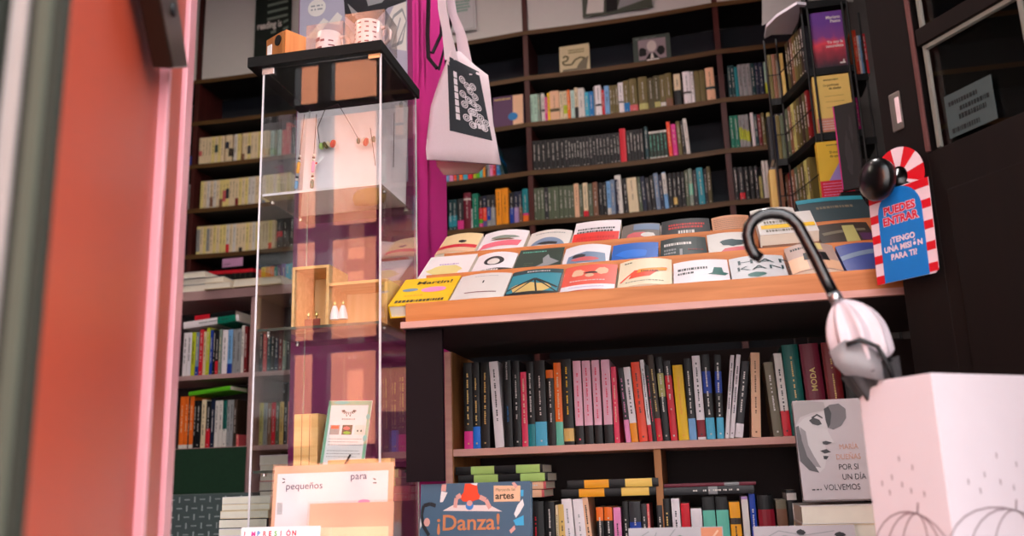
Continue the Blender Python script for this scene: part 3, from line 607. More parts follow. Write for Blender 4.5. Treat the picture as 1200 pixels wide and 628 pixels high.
# row 3 left
zz = 510; L3 = sc(510, 0, 6.28, [(80, 103, 'light blue'), (105, 133, 'pink'), (136, 158, 'coral red'), (160, 173, 'teal'), (176, 204, 'orange'), (206, 240, 'cyan'), (242, 276, 'red'), (282, 302, 'lime'), (305, 328, 'grass green'), (330, 349, 'aqua'), (352, 369, 'golden orange'), (371, 384, 'black'), (386, 402, 'grey'), (403, 424, 'pink', dict(d='pink book right of the grey one')), (425, 446, 'red', dict(d='red book near the row end')), (452, 482, 'bright blue', dict(h=.115)), (486, 512, 'dark teal', dict(h=.20, lean=-14, t='grey'))])
wrow(3, L3, 'bright row below tote bag', h=.135)
# row 4 left
wrow(4, sc(510, 0, 6.28, [(103, 130, 'dark teal', dict(b=[(.12, .48, 'turquoise')])), (132, 162, 'dark teal', dict(b=[(.12, .48, 'turquoise')])), (167, 212, 'charcoal', dict(b=[(0, .3, 'magenta')])), (214, 268, 'wine red', dict(h=.205, b=[(.80, .84, 'off white')])), (269, 276, 'white', dict(h=.11)), (277, 323, 'emerald', dict(h=.195)), (326, 353, 'black', dict(b=[(0, .13, 'magenta'), (.13, .26, 'grass green'), (.26, .62, 'red')], d='black book with red, green and pink foot')), (355, 382, 'navy', dict(b=[(0, .2, 'violet'), (.2, .62, 'coral red')], d='navy book with red and violet foot')), (384, 412, 'charcoal', dict(b=[(0, .2, 'grey'), (.2, .62, 'royal blue')], d='charcoal book with blue and grey foot')), (413, 446, 'charcoal', dict(b=[(0, .6, 'grey')])), (452, 494, 'golden orange', dict(h=.205, t='black')), (496, 544, 'golden orange', dict(h=.205, t='black')), (552, 584, 'black', dict(b=[(0, .5, 'royal blue')])), (586, 618, 'navy', dict(b=[(0, .5, 'lilac')])), (620, 643, 'navy', dict(b=[(0, .5, 'brown')])), (648, 690, 'teal', dict(h=.185, b=[(0, .2, 'orange'), (.2, .26, 'magenta')], d='teal book with orange and magenta foot'))]), 'row with two orange books', h=.175)
# row 4 centre
G = 'sage green'
c4 = sc(620, 0, 6.6, [(40, 71, G), (73, 94, G), (96, 124, G), (126, 154, 'charcoal'), (156, 178, G), (180, 239, G, dict(hb=False, d='wide sage green book')), (241, 269, G), (271, 309, G), (311, 334, G), (336, 354, G), (357, 394, 'peach', dict(h=.188, t='brown')), (397, 420, G), (426, 464, 'cream', dict(h=.188, b=[(0, .18, 'red')])), (467, 499, G), (502, 541, 'brown', dict(h=.186)), (547, 578, 'black'), (580, 608, 'black'), (612, 640, 'light blue', dict(h=.185, b=[(0, .2, 'off white')])), (642, 674, 'steel blue', dict(h=.19)), (677, 712, 'navy', dict(h=.19))])
c4 += sc(720, 0, 4.65, [(18, 52, 'off white', dict(h=.212, lean=-1.5)), (56, 78, 'black', dict(h=.19, d='black book right of the tall white one')), (82, 138, 'cream', dict(h=.19, lean=-2, b=[], d='cream leaning book', hb=False)) , (141, 158, G, dict(h=.19, lean=-2, d='sage green book right of the cream one')), (160, 182, 'navy', dict(h=.19, lean=-2)), (184, 206, 'charcoal', dict(h=.18, lean=-2)), (208, 230, 'black', dict(h=.19, lean=-2, d='black book left of the blue-grey one')), (232, 256, 'steel blue', dict(h=.20, lean=-2, d='blue-grey book leaning slightly')), (258, 276, 'navy', dict(h=.19, lean=-2)), (278, 300, 'light blue', dict(h=.20, lean=-2, b=[(.4, .98, 'off white')])), (302, 325, 'black', dict(h=.19)), (327, 348, 'black', dict(h=.19, b=[(.1, .3, 'tan')])), (350, 372, 'black', dict(h=.19)), (374, 393, 'black', dict(h=.19)), (395, 415, 'sage green', dict(h=.195, d='mossy green book beside the turquoise one')), (416, 437, 'grey green', dict(h=.2, b=[(.3, .6, 'seafoam')])), (440, 462, 'charcoal', dict(h=.19)), (464, 500, 'turquoise', dict(h=.2, lean=-1)), (502, 514, 'charcoal', dict(h=.19)), (516, 538, 'dark olive', dict(h=.2))])
wrow(4, c4, 'in sage green shelf row', h=.18)
wrow(4, [(862, 867.5, 'black'), (868, 874, 'charcoal', dict(b=[(.03, .22, 'red')])), (875, 880, 'black'), (881, 886, 'black'), (887, 891, 'charcoal', dict(d='plain charcoal book')), (892, 895, 'khaki', dict(h=.12)), (896.5, 900, 'off white', dict(h=.2, t=None)), (900.5, 904, 'off white', dict(h=.2, t=None)), (906, 910.5, 'grey', dict(h=.195, t=None)), (911, 914.5, 'grey', dict(h=.195, t=None))], 'on the dark right-hand shelf', h=.175)
# row 5 centre
wrow(5, [(640+i, 645+i, c) for i, c in ((0, 'off white'), (5.4, 'aqua'), (10.5, 'grey'), (15.6, 'red'), (21, 'deep teal'))] + [(729, 734, 'black'), (735, 740.5, 'black'), (741, 746, 'grey', dict(h=.185)), (746.4, 751, 'pale yellow', dict(h=.185)), (751.5, 756, 'grass green', dict(h=.185)), (756.5, 762.5, 'red', dict(h=.185, d='bright red book left of the pale trio')), (766, 770, 'off white', dict(h=.19, d='pale pinkish book of the trio')), (770.3, 774.2, 'off white', dict(h=.19, d='pale pinkish book of the trio')), (774.5, 778.5, 'off white', dict(h=.19, d='pale pinkish book of the trio')), (780, 785.5, 'emerald'), (785.8, 791, 'emerald'), (792, 797.5, 'off white', dict(h=.182, d='off white book right of the emerald pair')), (798, 803, 'red', dict(h=.182, d='deep red book at the far right')), (803.4, 808.5, 'off white', dict(h=.182, d='last off white book')), (809, 811.5, 'red', dict(h=.17, d='very thin red end book')), (868, 873.5, 'grey', dict(h=.16, d='grey book alone by the right upright')), (875, 881, 'brown', dict(h=.14)), (893, 897, 'grey green', dict(h=.17)), (898, 902, 'off white', dict(h=.185, d='tall pale book far right')), (902.3, 906, 'off white', dict(h=.185, d='tall pale book far right'))], 'shelf just behind the table', h=.175)

# ---- left bay: cream paperbacks
def cream(px, px1, n, **k):
    w = (px1-px)/n; out = []
    for i in range(n):
        c = (('cream', 'pale yellow', 'off white', 'cream', 'pale yellow')[random.randrange(5)])
        out.append((px+i*w, px+(i+1)*w-.15, c, dict(h=k.get('h', .17), t='olive grey')))
    return out
def mark(lst, spec):
    for i, b in spec.items():
        if i < len(lst): lst[i][3]['b'] = b
    return lst
l2 = mark(cream(232.5, 262, 8), {0: [(.32, .5, 'rose')], 5: [(.4, .68, 'dark teal')]}) + mark(cream(263.5, 271.5, 2), {0: [(.5, .75, 'navy')], 1: [(.2, .5, 'dark brown')]}) + cream(273.5, 281.5, 2) + mark(cream(283, 293, 3), {0: [(.0, .25, 'brown')], 2: [(.22, .52, 'navy')]}) + cream(293.3, 315, 5)
l2 += [(316.5, 320.5, 'pale mint'), (321, 325, 'grey green'), (325.5, 329.5, 'pale mint'), (330, 334, 'rose', dict(h=.16)), (334.5, 340, 'rose', dict(h=.20)), (341, 346, 'charcoal', dict(h=.17))]
wrow(2, [(221, 226, 'royal blue', dict(h=.06, t=None, d='small blue book at the far left'))] + l2, 'highest cream row at left', h=.165)
l3 = mark(cream(234, 294, 16), {3: [(.05, .4, 'brown')], 6: [(0, .3, 'brown')], 7: [(.2, .6, 'rose')], 8: [(.3, .65, 'navy')], 11: [(0, .28, 'maroon')]}) + mark(cream(294.5, 340, 11), {3: [(0, .1, 'steel blue')]})
wrow(3, [(219, 222, 'grey', dict(h=.16)), (223, 226, 'grey green', dict(h=.15))] + l3, 'second cream row at left', h=.165)
l4 = mark(cream(229.5, 322, 24), {0: [(.1, .9, 'grey')], 3: [(.1, .9, 'grey')], 9: [(0, .3, 'red')], 13: [(0, .15, 'black')], 22: [(0, .22, 'coral red')]}) + [(324, 330, 'charcoal', dict(b=[(.4, .6, 'red')])), (330.5, 338, 'black'), (338.5, 345, 'black')]
wrow(4, l4, 'third cream row at left', h=.165)
l5 = [(221, 224, 'black', dict(h=.14)), (224.5, 227, 'grass green', dict(h=.10))]
for i in range(10): l5.append((236+i*6, 241.8+i*6, 'black', dict(h=.17, b=[(.88, 1, 'red')], t='sage green')))
l5 += [(302, 305, 'red', dict(h=.16)), (305.3, 310, 'yellow', dict(h=.17)), (310.3, 315, 'golden orange', dict(h=.17)), (315.3, 320, 'orange', dict(h=.17)), (320.3, 324, 'emerald', dict(h=.165)), (324.3, 329, 'purple', dict(h=.175)), (329.3, 334, 'violet', dict(h=.18)), (334.3, 339, 'cyan', dict(h=.175)), (339.3, 345, 'turquoise', dict(h=.18))]
wrow(5, l5, 'shelf above the grey stack', h=.165)

# ================================================================== LEFT BOOKCASE
pinkpaint = M((184, 146, 144), .5, var=.04)
LC = Plane((0, 3.6, 0), 0); LX0 = -2.75; LXm = LC.at(294, 440)[0]; LX1 = -1.60
lc = empty('painted_bookcase', (0, 3.6, -.5)); tag(lc, 'pink-grey painted bookcase standing in front of the wall shelving at the far left', 'bookcase')
def cpart(name, x0, x1, y0, y1, z0, z1, m): return B(x0, x1, y0, y1, z0+.5, z1+.5).build(name, m, lc, bevel=.001)
ZL = [.876, .498, .182, -.012]
cpart('top_board', LX0, LX1, -.01, .29, ZL[0]-.042, ZL[0], pinkpaint)
for x in (LX0, LXm-.011, LX1-.02): cpart('side_panel', x, x+.022, .0, .285, -.5, ZL[0]-.042, pinkpaint)
for z in ZL[1:]:
    cpart('shelf', LX0+.022, LXm-.012, .004, .28, z-.020, z, pinkpaint); cpart('shelf', LXm+.012, LX1-.02, .004, .28, z-.020, z, pinkpaint)
cpart('back_panel', LX0, LX1, .285, .295, -.5, ZL[0], M((60, 48, 50), .8))
W5 = sc(205, 0, 5.7, [(47, 74, 'white', dict(t='black')), (76, 101, 'white', dict(t='black')), (103, 130, 'lime', dict(t='black')), (131, 152, 'steel blue', dict(b=[(0, .2, 'royal blue')])), (155, 180, 'red', dict(h=.205)), (182, 199, 'cream'), (201, 224, 'lime', dict(h=.212, d='tall lime book between cream and blue ones')), (226, 244, 'royal blue', dict(h=.20)), (246, 264, 'black', dict(h=.20)), (265, 284, 'black', dict(b=[(0, .3, 'red')])), (286, 304, 'grey green', dict(h=.20)), (309, 345, 'white', dict(t='black', d='wide white book')), (347, 377, 'light blue', dict(b=[(0, .22, 'royal blue')])), (379, 404, 'grey'), (406, 434, 'grey'), (437, 455, 'off white', dict(h=.21)), (457, 478, 'maroon', dict(h=.205))])
row(LC, ZL[1], W5, 'painted bookcase upper row', 'books in the upper left bookcase row', h=.195, D=.14, sag=False)
W6 = sc(200, 0, 6.28, [(55, 89, 'orange', dict(h=.225, b=[(0, .07, 'off white')])), (91, 118, 'orange', dict(h=.225, b=[(0, .07, 'off white')])), (119, 127, 'charcoal', dict(h=.22)), (128, 158, 'orange', dict(h=.225, b=[(0, .07, 'off white')])), (160, 178, 'black', dict(h=.205)), (180, 210, 'black', dict(h=.205)), (216, 249, 'cream', dict(h=.208, t='black')), (253, 284, 'black', dict(b=[(0, .4, 'red')])), (286, 314, 'navy', dict(h=.205)), (317, 345, 'off white'), (347, 374, 'off white'), (377, 405, 'off white', dict(b=[(.38, 1, 'deep teal')])), (407, 429, 'grey'), (430, 452, 'grey'), (456, 478, 'dark brown'), (480, 498, 'rose', dict(h=.05))])
row(LC, ZL[2], W6, 'painted bookcase middle row', 'books in the middle left bookcase row', h=.20, D=.14, sag=False)
# books glimpsed through the case, right section
W7 = [(303+i*4.6, 307.3+i*4.6, c) for i, c in enumerate(['charcoal', 'rose', 'dark teal', 'black', 'navy', 'maroon', 'grey green', 'charcoal', 'brown'])]
row(LC, ZL[1], [(a, b, c, dict(d='dim %s book' % c)) for a, b, c in W7], 'behind the display case glass', 'books seen through the display case', h=.19, D=.14, sag=False)
W8 = [(303+i*4.8, 307.6+i*4.8, c) for i, c in enumerate(['khaki', 'grey', 'brown', 'red', 'sage green', 'tan', 'charcoal', 'rose'])]
row(LC, ZL[2], [(a, b, c, dict(d='dull %s book' % c)) for a, b, c in W8], 'low behind the case glass', 'books seen through the display case', h=.18, D=.14, sag=False)
def pile(px0, px1, y, z, th, color, label, D=.16, cat='book', group=None, pages=True, yaw=0):
    """flat volume with its fore-edge to the viewer"""
    x0, x1 = X_at(px0, y, z), X_at(px1, y, z); w = x1-x0; e = .002
    o = B(0, w, 0, D, 0, .0022).box(0, w, 0, D, th-.0022, th).box(0, w, D-.0022, D, .001, th-.001).build('book', cm(color))
    B(e, w-e, e, D-.002, .0022, th-.0022).build('page_block', PAPER, o); o.location = (x0, y, z+.0004); o.rotation_euler = (0, 0, rad(yaw)); tag(o, label, cat, group); return o
gt = 'volumes lying on the left bookcase'
pile(200, 264, 3.60, .876, .034, 'grey', 'grey volume at the bottom of the stack on the painted bookcase', group=gt)
pile(202, 262, 3.61, .911, .030, 'grey', 'grey volume in the middle of the stack on the painted bookcase', group=gt)
pile(200, 240, 3.60, .942, .028, 'off white', 'topmost pale volume of the stack on the painted bookcase', group=gt, D=.22)
pile(239, 270, 3.57, .876, .030, 'cream', 'cream volume lying right of the grey stack', group=gt)
pile(273, 330, 3.57, .876, .034, 'cream', 'wide cream volume lying partly behind the case edge', group=gt)
P5 = ZL[1]+.213
o = make_book(.030, .27, .15, 'white', [(.62, .95, 'emerald')], 'charcoal'); o.rotation_euler = (0, PI/2+rad(-4), 0); o.location = (X_at(214, 3.6, P5), 3.605, P5+.030); tag(o, 'white lying book with a green end above the upper left row', 'book', gt)
o = make_book(.022, .25, .15, 'black', [(.2, .5, 'red')], None); o.rotation_euler = (0, PI/2+rad(-4), 0); o.location = (X_at(214, 3.6, P5+.03), 3.615, P5+.054); tag(o, 'black lying book with a red patch, topmost above the upper left row', 'book', gt)
P6 = ZL[2]+.228
o = make_book(.018, .20, .15, 'grass green', [], None); o.rotation_euler = (0, PI/2+rad(-5), 0); o.location = (X_at(221, 3.6, P6), 3.60, P6+.016); tag(o, 'bright green lying book over the middle left row', 'book', gt)
# green cloth and chest in front
cl = MB(); n = 24
R = [[(LX0+.02+(LXm-LX0-.02)*i/n, -.006-.006*abs(math.sin(i*1.3))-q*.004, z) for i in range(n+1)] for q, z in enumerate((.178, .11, .04, -.02))]
cl.rings(R, closed=False, caps=False); R2 = [[(x, y+.003, z) for x, y, z in r] for r in R]; cl.rings(R2, closed=False, caps=False)
o = cl.build('cloth', M((14, 52, 30), .9, var=.2, scale=60), smooth=True, loc=(0, 3.59, 0)); tag(o, 'dark green cloth hanging over the lowest compartment of the painted bookcase', 'cloth')
ch = B(-2.6, -1.74, 3.30, 3.56, -.5, -.012).build('storage_chest', M((92, 106, 106), .4, metal=.1, var=.1), bevel=.004); tag(ch, 'grey-green chest with raised tread pattern below the green cloth', 'chest')
tr = MB()
for i in range(26):
    for j in range(9):
        x = -2.58+i*.033; z = -.032-j*.033
        if (i+j) % 2: tr.box(x-.011, x+.011, 3.2975, 3.301, z-.0022, z+.0022)
        else: tr.box(x-.0022, x+.0022, 3.2975, 3.301, z-.011, z+.011)
o = tr.build('tread_pattern', M((176, 188, 188), .35), ch); o['kind'] = 'stuff'
# tall pile of volumes seen through the case, on a stool
st = empty('stool', (-1.66, 2.95, -.5)); tag(st, 'small wooden stool carrying the tall pile behind the case', 'stool')
B(-.17, .17, -.13, .13, .22, .245).build('seat', tanply, st, bevel=.003)
for sx in (-.14, .14):
    for sy in (-.10, .10): MB().tube([(sx*1.1, sy*1.1, 0), (sx, sy, .22)], .012).build('leg', tanply, st)
z = -.255; cs = ['off white', 'cream', 'rose', 'off white', 'grey', 'cream', 'white', 'charcoal', 'off white', 'rose', 'cream', 'white']
nm = ['lowest', 'second', 'third', 'fourth', 'fifth', 'sixth', 'seventh', 'eighth', 'ninth', 'tenth', 'eleventh', 'topmost']
for i, c in enumerate(cs):
    th = random.uniform(.024, .034); pile(303+random.uniform(-1, 1.5), 352, 2.88, z, th, c, '%s %s volume of the pile behind the case' % (nm[i], c), group='volumes piled behind the display case', D=.17); z += th+.0008
# magazines left of the case
st2 = empty('stool', (-1.20, 2.33, -.5)); tag(st2, 'low stool under the magazine pile left of the display case', 'stool')
B(-.075, .075, -.11, .11, .20, .222).build('seat', tanply, st2, bevel=.003)
for sx in (-.06, .06):
    for sy in (-.09, .09): MB().tube([(sx*1.1, sy, 0), (sx, sy, .20)], .010).build('leg', tanply, st2)
z = -.2775; i = 0; cs = ['lilac', 'off white', 'peach', 'grey', 'white', 'lilac', 'off white', 'steel blue', 'white', 'charcoal', 'cream', 'cream', 'off white']
mg = []
while z < -.03:
    th = [.018, .024, .02, .016][i % 4]; mg.append((z, th, cs[i % len(cs)])); z += th+.0006; i += 1
for i, (z, th, c) in enumerate(mg):
    o = B(-.068, .068, -.10, .10, 0, th).build('magazine', [cm(c)]); o.location = (-1.198+random.uniform(-.004, .004), 2.33, z+.0003)
    B(-.067, .067, -.1008, .099, .002, th-.002).build('page_block', PAPER, o)
    tag(o, '%s magazine bundle, %s from the top of the pile left of the case' % (c, (ORD+['tenth', 'eleventh', 'twelfth', 'thirteenth', 'fourteenth', 'fifteenth'])[len(mg)-1-i]), 'magazine', 'magazines piled left of the display case')
# purple sign on the left shelf
o = empty('shelf_sign', tuple(WALL.pt(WALL.s_at(259, 1.03), 1.246, .004)), (0, 0, AW)); tag(o, 'small lilac card sign above the red-topped black books', 'sign')
B(0, .13, 0, .002, 0, .050).build('card', cm((206, 150, 190)), o); t = text_mesh('poesía', .016, 'card_text', cm('charcoal'), o); t.rotation_euler = (PI/2, 0, 0); t.location = (.012, -.001, .012)

# ================================================================== GLASS DISPLAY CASE
KX0, KX1, KY0, KY1 = -1.012, -.701, 1.900, 2.168
case = empty('display_case', (0, 0, -.5)); tag(case, 'tall glass display case with black top board and three glass shelves', 'display case')
def kp(name, x0, x1, y0, y1, z0, z1, m, bev=0): return B(x0, x1, y0, y1, z0+.5, z1+.5).build(name, m, case, bevel=bev)
blk_m = M((7, 7, 7), .6, spec=.25); chrome = M((225, 215, 215), .25, metal=.8); edge = M((214, 206, 210), .3)
kp('top_board', KX0-.034, KX1+.006, KY0-.018, KY1+.012, 1.0185, 1.045, blk_m, .001)
kp('base', KX0, KX1, KY0, KY1, -.5, -.42, blk_m, .001)
for nm_, a in (('front_pane', (KX0+.003, KX1-.003, KY0, KY0+.004)), ('back_pane', (KX0+.003, KX1-.003, KY1-.004, KY1)), ('side_pane', (KX0, KX0+.0035, KY0+.001, KY1-.001)), ('side_pane', (KX1-.0035, KX1, KY0+.001, KY1-.001))):
    kp(nm_, *a, -.419, 1.018, GLASS)
for x, w in ((KX0+.0005, .0045), (KX1-.0045, .005)):
    kp('corner_strip', x, x+w, KY0-.0015, KY0-.0002, -.419, 1.017, edge)
for x in (KX0, KX1-.003): kp('corner_strip', x, x+.003, KY1+.0002, KY1+.0022, -.419, 1.017, edge)
for z in (.692, .362, .040): 
    s = kp('shelf', KX0+.006, KX1-.006, KY0+.006, KY1-.008, z-.006, z, SHELFGLASS)
    B(KX0+.006, KX1-.006, KY0+.0052, KY0+.0058, z-.006+.5, z+.5).build('shelf_edge', edge if z > .6 else M((60, 66, 60), .3), s)
    for x in (KX0+.008, KX1-.014):
        for y in (KY0+.05, KY1-.06): MB().lathe([(.005, 0), (.005, .006)], 12, (x+.003, y, z-.0125+.5)).build('shelf_pin', chrome, case)
kp('hinge', KX0+.0, KX0+.032, KY0-.006, KY0-.0016, 1.0, 1.0175, chrome, .001); kp('hinge', KX1-.032, KX1-.002, KY0-.006, KY0-.0016, 1.006, 1.0175, M((222, 170, 120), .3, metal=.6), .001)
# --- upper shelf: card with jewellery
cw = B(0, .288, 0, .004, 0, .285).build('backing_card', M((226, 216, 222), .7)); cw.location = (KX0+.012, 2.105, .6925); cw.rotation_euler = (rad(-5), 0, 0); tag(cw, 'large white backing card for jewellery on the upper glass shelf', 'card')
def on_card(px, py): 
    d = ray(px, py); y = 2.098; p = d*(y/d.y); return p
cord = M((60, 36, 34), .7)
def necklace(label, pts, beads):
    e = empty('necklace', on_card(*pts[0])); tag(e, label, 'necklace', 'jewellery in the display case')
    P0 = e.location
    MB().tube([on_card(*p)-P0 for p in pts], .0011, 6).build('cord', cord, e)
    for px, py, l, r, c, dx, dy in beads:
        a = on_card(px, py)-P0; b = on_card(px+dx*l, py+dy*l)-P0
        MB().tube([a, a*.9+b*.1, b*.9+a*.1, b], [r*.95, r*1.25, r*1.25, r*.95], 12).build('bead', cm(c), e, smooth=True)
    return e
def strand(label, x0, y0, x1, y1, cols):
    bd = []; L = math.hypot(x1-x0, y1-y0); dx, dy = (x1-x0)/L, (y1-y0)/L; t = .52
    for c, l, r in cols:
        bd.append((x0+dx*L*t, y0+dy*L*t, l, r, c, dx, dy)); t += (l+.8)/L
    return necklace(label, [(x0, y0), (x0+dx*L*.52, y0+dy*L*.52)], bd)
bw = [('off white', 2, .003), ('black', 2, .003), ('off white', 2, .003)]
strand('long cord necklace with an orange tube bead, leftmost on the card', 357, 134, 346, 226, bw+[('amber', 13, .0035)]+bw+[('light blue', 9, .0035)])
strand('long cord necklace with a pink tube bead beside the orange one', 371, 134, 365, 224, bw+[('pink', 13, .0035)]+bw+[('deep teal', 9, .004)])
def cluster(label, cx, cy, cols, cordpts):
    bd = [(cx+ox, cy+oy, 3.5, rr, c, dx, dy) for ox, oy, rr, c, dx, dy in cols]
    return necklace(label, cordpts, bd)
cluster('short necklace with an olive and coral bead cluster', 380, 171, [(-5, 0, .007, 'pale green', 1, .1), (0, 0, .008, 'olive', .8, -.5), (4, -1, .007, 'cream', .8, -.5), (9, -3, .0085, 'coral red', .7, .2)], [(375, 170), (372, 150), (381, 128), (396, 122)])
cluster('short necklace with a red, white and green bead cluster', 428, 166, [(-9, -1, .0065, 'deep teal', .6, 0), (-4, -1, .006, 'off white', .6, 0), (0, 0, .009, 'red', .6, .2), (5, -1, .006, 'off white', .6, 0), (9, -3, .0065, 'deep teal', .6, 0)], [(420, 163), (412, 148), (400, 128), (396, 122)])
e = empty('pendant_necklace', on_card(428, 134)); tag(e, 'chain necklace with a large speckled golden pendant at the case corner', 'necklace', 'jewellery in the display case')
MB().tube([on_card(434, 150)-e.location, on_card(440, 194)-e.location], .0010, 6).build('chain', cord, e); MB().tube([on_card(462, 132)-e.location, on_card(461, 196)-e.location], .0010, 6).build('chain', cord, e)
Pp = [(r, z) for r, z in ((.012, 0), (.034, .004), (.040, .018), (.038, .030), (.028, .040), (.012, .043))]
pd = MB().rings([[(r*math.cos(2*PI*k/24), .008*math.sin(2*PI*k/24)*(r/.04), z) for k in range(24)] for r, z in Pp]).build('pendant', M((214, 190, 110), .5, var=.35, scale=160), e, smooth=True)
pd.scale = (1.15, 1, 1.1); pd.location = Vector((-.798, 2.075, .6935))-e.location
tg = B(0, .006, 0, .001, 0, .03).build('price_tag', WHITE); tg.location = tuple(on_card(370, 180)+Vector((0, -.006, -.03))); tg.rotation_euler = (0, rad(48), 0); tag(tg, 'slim white price tag hanging diagonally between the two long necklaces', 'tag')
MB().prism(el(.003, .004, .003, .003, 12), -.0006, 0, 'y').build('red_mark', cm('red'), tg)
# --- middle shelf: two open wooden boxes
pine = wood((226, 168, 104), (244, 196, 136), 'X', .5, 5, 'light_pine'); pine_in = wood((236, 190, 130), (248, 208, 156), 'Z', .6, 5, 'inner_pine')
def crate(x, y, z, w, h, d, label, name='wooden_box'):
    e = empty(name, (x, y, z)); tag(e, label, 'box', 'open wooden boxes in the display case'); t = .007
    B(0, w, 0, d, 0, t).build('bottom_board', pine, e); B(0, w, 0, d, h-t, h).build('top_board', pine, e)
    B(0, t, 0, d, t, h-t).build('side_board', pine, e); B(w-t, w, 0, d, t, h-t).build('side_board', pine, e); B(t, w-t, d-.003, d, t, h-t).build('back_board', pine_in, e); return e
crate(-.968, 2.0, .3625, .096, .166, .12, 'tall open wooden box with brown earrings, on the middle glass shelf')
crate(-.868, 1.975, .3625, .155, .113, .115, 'wide open wooden box with white earrings, on the middle glass shelf')
def earrings(px, y, z, c, label, tassel=False):
    e = empty('earring_pair', (X_at(px, y, z), y, z)); tag(e, label, 'earrings', 'earrings in the open wooden boxes')
    for i, dx in enumerate((-.0105, .0105)):
        p = empty('earring', (dx, 0, 0)); p.parent = e
        MB().lathe([(.004, .034), (.005, .038), (.004, .042), (.001, .046)], 12).build('stud', M((230, 200, 130), .3, metal=.7), p, smooth=True)
        if tassel: MB().lathe([(.003, .036), (.007, .028), (.011, .012), (.012, 0)], 14).build('tassel', cm(c), p)
        else: B(-.009, .009, -.003, .003, 0, .028).build('block', cm(c), p, bevel=.001); MB().tube([(0, 0, .028), (0, 0, .036)], .0012, 6).build('link', chrome, p)
    return e
earrings(366, 2.01, .370, (140, 64, 50), 'pair of square brown earrings in the tall wooden box')
earrings(397, 1.99, .388, (226, 222, 232), 'pair of white tassel earrings in the wide wooden box', True)
# --- lower shelf
wb_ = B(0, .060, 0, .05, 0, .128).build('wooden_block', pine, bevel=.0015); wb_.location = (X_at(344, 1.99, .1), 1.99, .0405); tag(wb_, 'upright pale wooden block standing left of the leaflet', 'block')
MB().box(.019, .021, -.0008, 0, .002, .126).box(.039, .041, -.0008, 0, .002, .126).build('groove', M((170, 116, 66), .6), wb_)
lf = flat_book(.112, .150, .002, (226, 224, 228), 0, name='leaflet'); lf.location = (X_at(375, 1.965, .05), 1.965, .048); lf.rotation_euler = (rad(80), rad(3), rad(-6)); tag(lf, 'white leaflet with green marbled border and three small photos', 'leaflet')
decal(lf, [rc(0, .93, 1, 1), rc(0, 0, .07, 1), rc(.93, 0, 1, 1)], (128, 176, 150), lift=.0004); decal(lf, [blob(.95, .75, .05, .05), blob(.94, .42, .05, .06), blob(.3, .97, .2, .03)], 'aqua', lift=.0006)
arcp = []
for k in range(9):
    a = PI*(k+.5)/9; arcp += stroke([(.5-.10*math.cos(a), .82+.015-.035*math.sin(a)+.02), (.5-.17*math.cos(a), .82-.07*math.sin(a)+.03)], .018)
decal(lf, arcp+[el(.46, .765, .015, .012), el(.54, .765, .015, .012)], 'charcoal', name='emblem', lift=.0008); decal(lf, scrib(.36, .70, .66, 1, .022, .05), 'grey')
decal(lf, [rc(.12, .47, .34, .62)], 'grey'); decal(lf, [rc(.14, .56, .32, .61)], 'coral red', lift=.0009); decal(lf, [rc(.40, .47, .63, .62)], 'dark green'); decal(lf, [blob(.5, .57, .09, .03)], 'rose', lift=.0009); decal(lf, [blob(.52, .50, .1, .025)], 'grass green', lift=.0009); decal(lf, [rc(.69, .47, .91, .62)], 'off white'); decal(lf, [el(.76, .53, .02, .018), el(.84, .53, .02, .018)], 'deep teal', lift=.0009)
decal(lf, scrib(.12, .40, .9, 3, .010, .045, 4)+scrib(.12, .22, .9, 3, .010, .045, 5), 'grey')
pk = B(0, .148, 0, .03, 0, .017).build('wooden_plank', pine, bevel=.001); pk.location = (X_at(385, 1.93, .05), 1.925, .0405); tag(pk, 'narrow pine plank lying in front of the leaflet', 'plank')
bf = B(0, .0035, 0, .0035, 0, .026).build('pen', cm('black')); bf.location = (-.795, 1.919, .047); bf.rotation_euler = (0, rad(32), 0); tag(bf, 'small black quill mark standing before the leaflet', 'pen')
# --- on top of the case
cb = B(0, .060, 0, .080, 0, .076).build('camera_box', wood((222, 128, 70), (240, 154, 92), 'Z', .5, 4, 'orange_wood'), bevel=.0015); cb.location = (X_at(335, 1.905, 1.06), 1.905, 1.0455); cb.rotation_euler = (0, 0, rad(60)); tag(cb, 'orange wooden toy box with a black round dial, on the case top left', 'box')
B(-.008, 0, .004, .076, 0, .070).build('brown_side', wood((150, 92, 48), (176, 112, 62), 'Z'), cb); B(-.010, -.008, .050, .068, .008, .050).build('white_slot', WHITE, cb); MB().prism(el(.022, .050, .013, .014, 18), -.011, -.008, 'x').build('dial', BLACK, cb)
def mug(px, y, r, h, label, marks):
    x = X_at(px, y, 1.06); e = empty('mug', (x, y, 1.0455+.003)); tag(e, label, 'mug', 'mugs in clear boxes on the case top')
    MB().lathe([(r*.92, 0), (r, .004), (r, h), (r-.003, h), (r-.003, .006), (0.001, .006)], 36, caps=False).build('cup', M((232, 218, 222), .25), e, smooth=True)
    MB().tube([(r*.96+.0, -.002, h*.80), (r+.014, -.004, h*.82), (r+.024, -.004, h*.6), (r+.022, -.004, h*.38), (r+.010, -.003, h*.22), (r*.96, -.002, h*.22)], .0045, 10).build('handle', M((236, 206, 200), .25), e, smooth=True)
    m = MB()
    for a0, a1, z0_, z1_ in marks:
        for k in range(4):
            A0, A1 = a0+(a1-a0)*k/4, a0+(a1-a0)*(k+1)/4; q = r+.0005
            m.poly([(q*math.cos(A0), q*math.sin(A0), z0_*h), (q*math.cos(A1), q*math.sin(A1), z0_*h), (q*math.cos(A1), q*math.sin(A1), z1_*h), (q*math.cos(A0), q*math.sin(A0), z1_*h)])
    m.build('printed_lines', M((130, 60, 80), .5), e)
    return e, x
mk1 = [(-2.5, -1.9, .55, .72), (-1.85, -1.5, .5, .6), (-2.4, -1.7, .2, .3), (-1.2, -.8, .5, .56), (-1.2, -.7, .3, .36)]
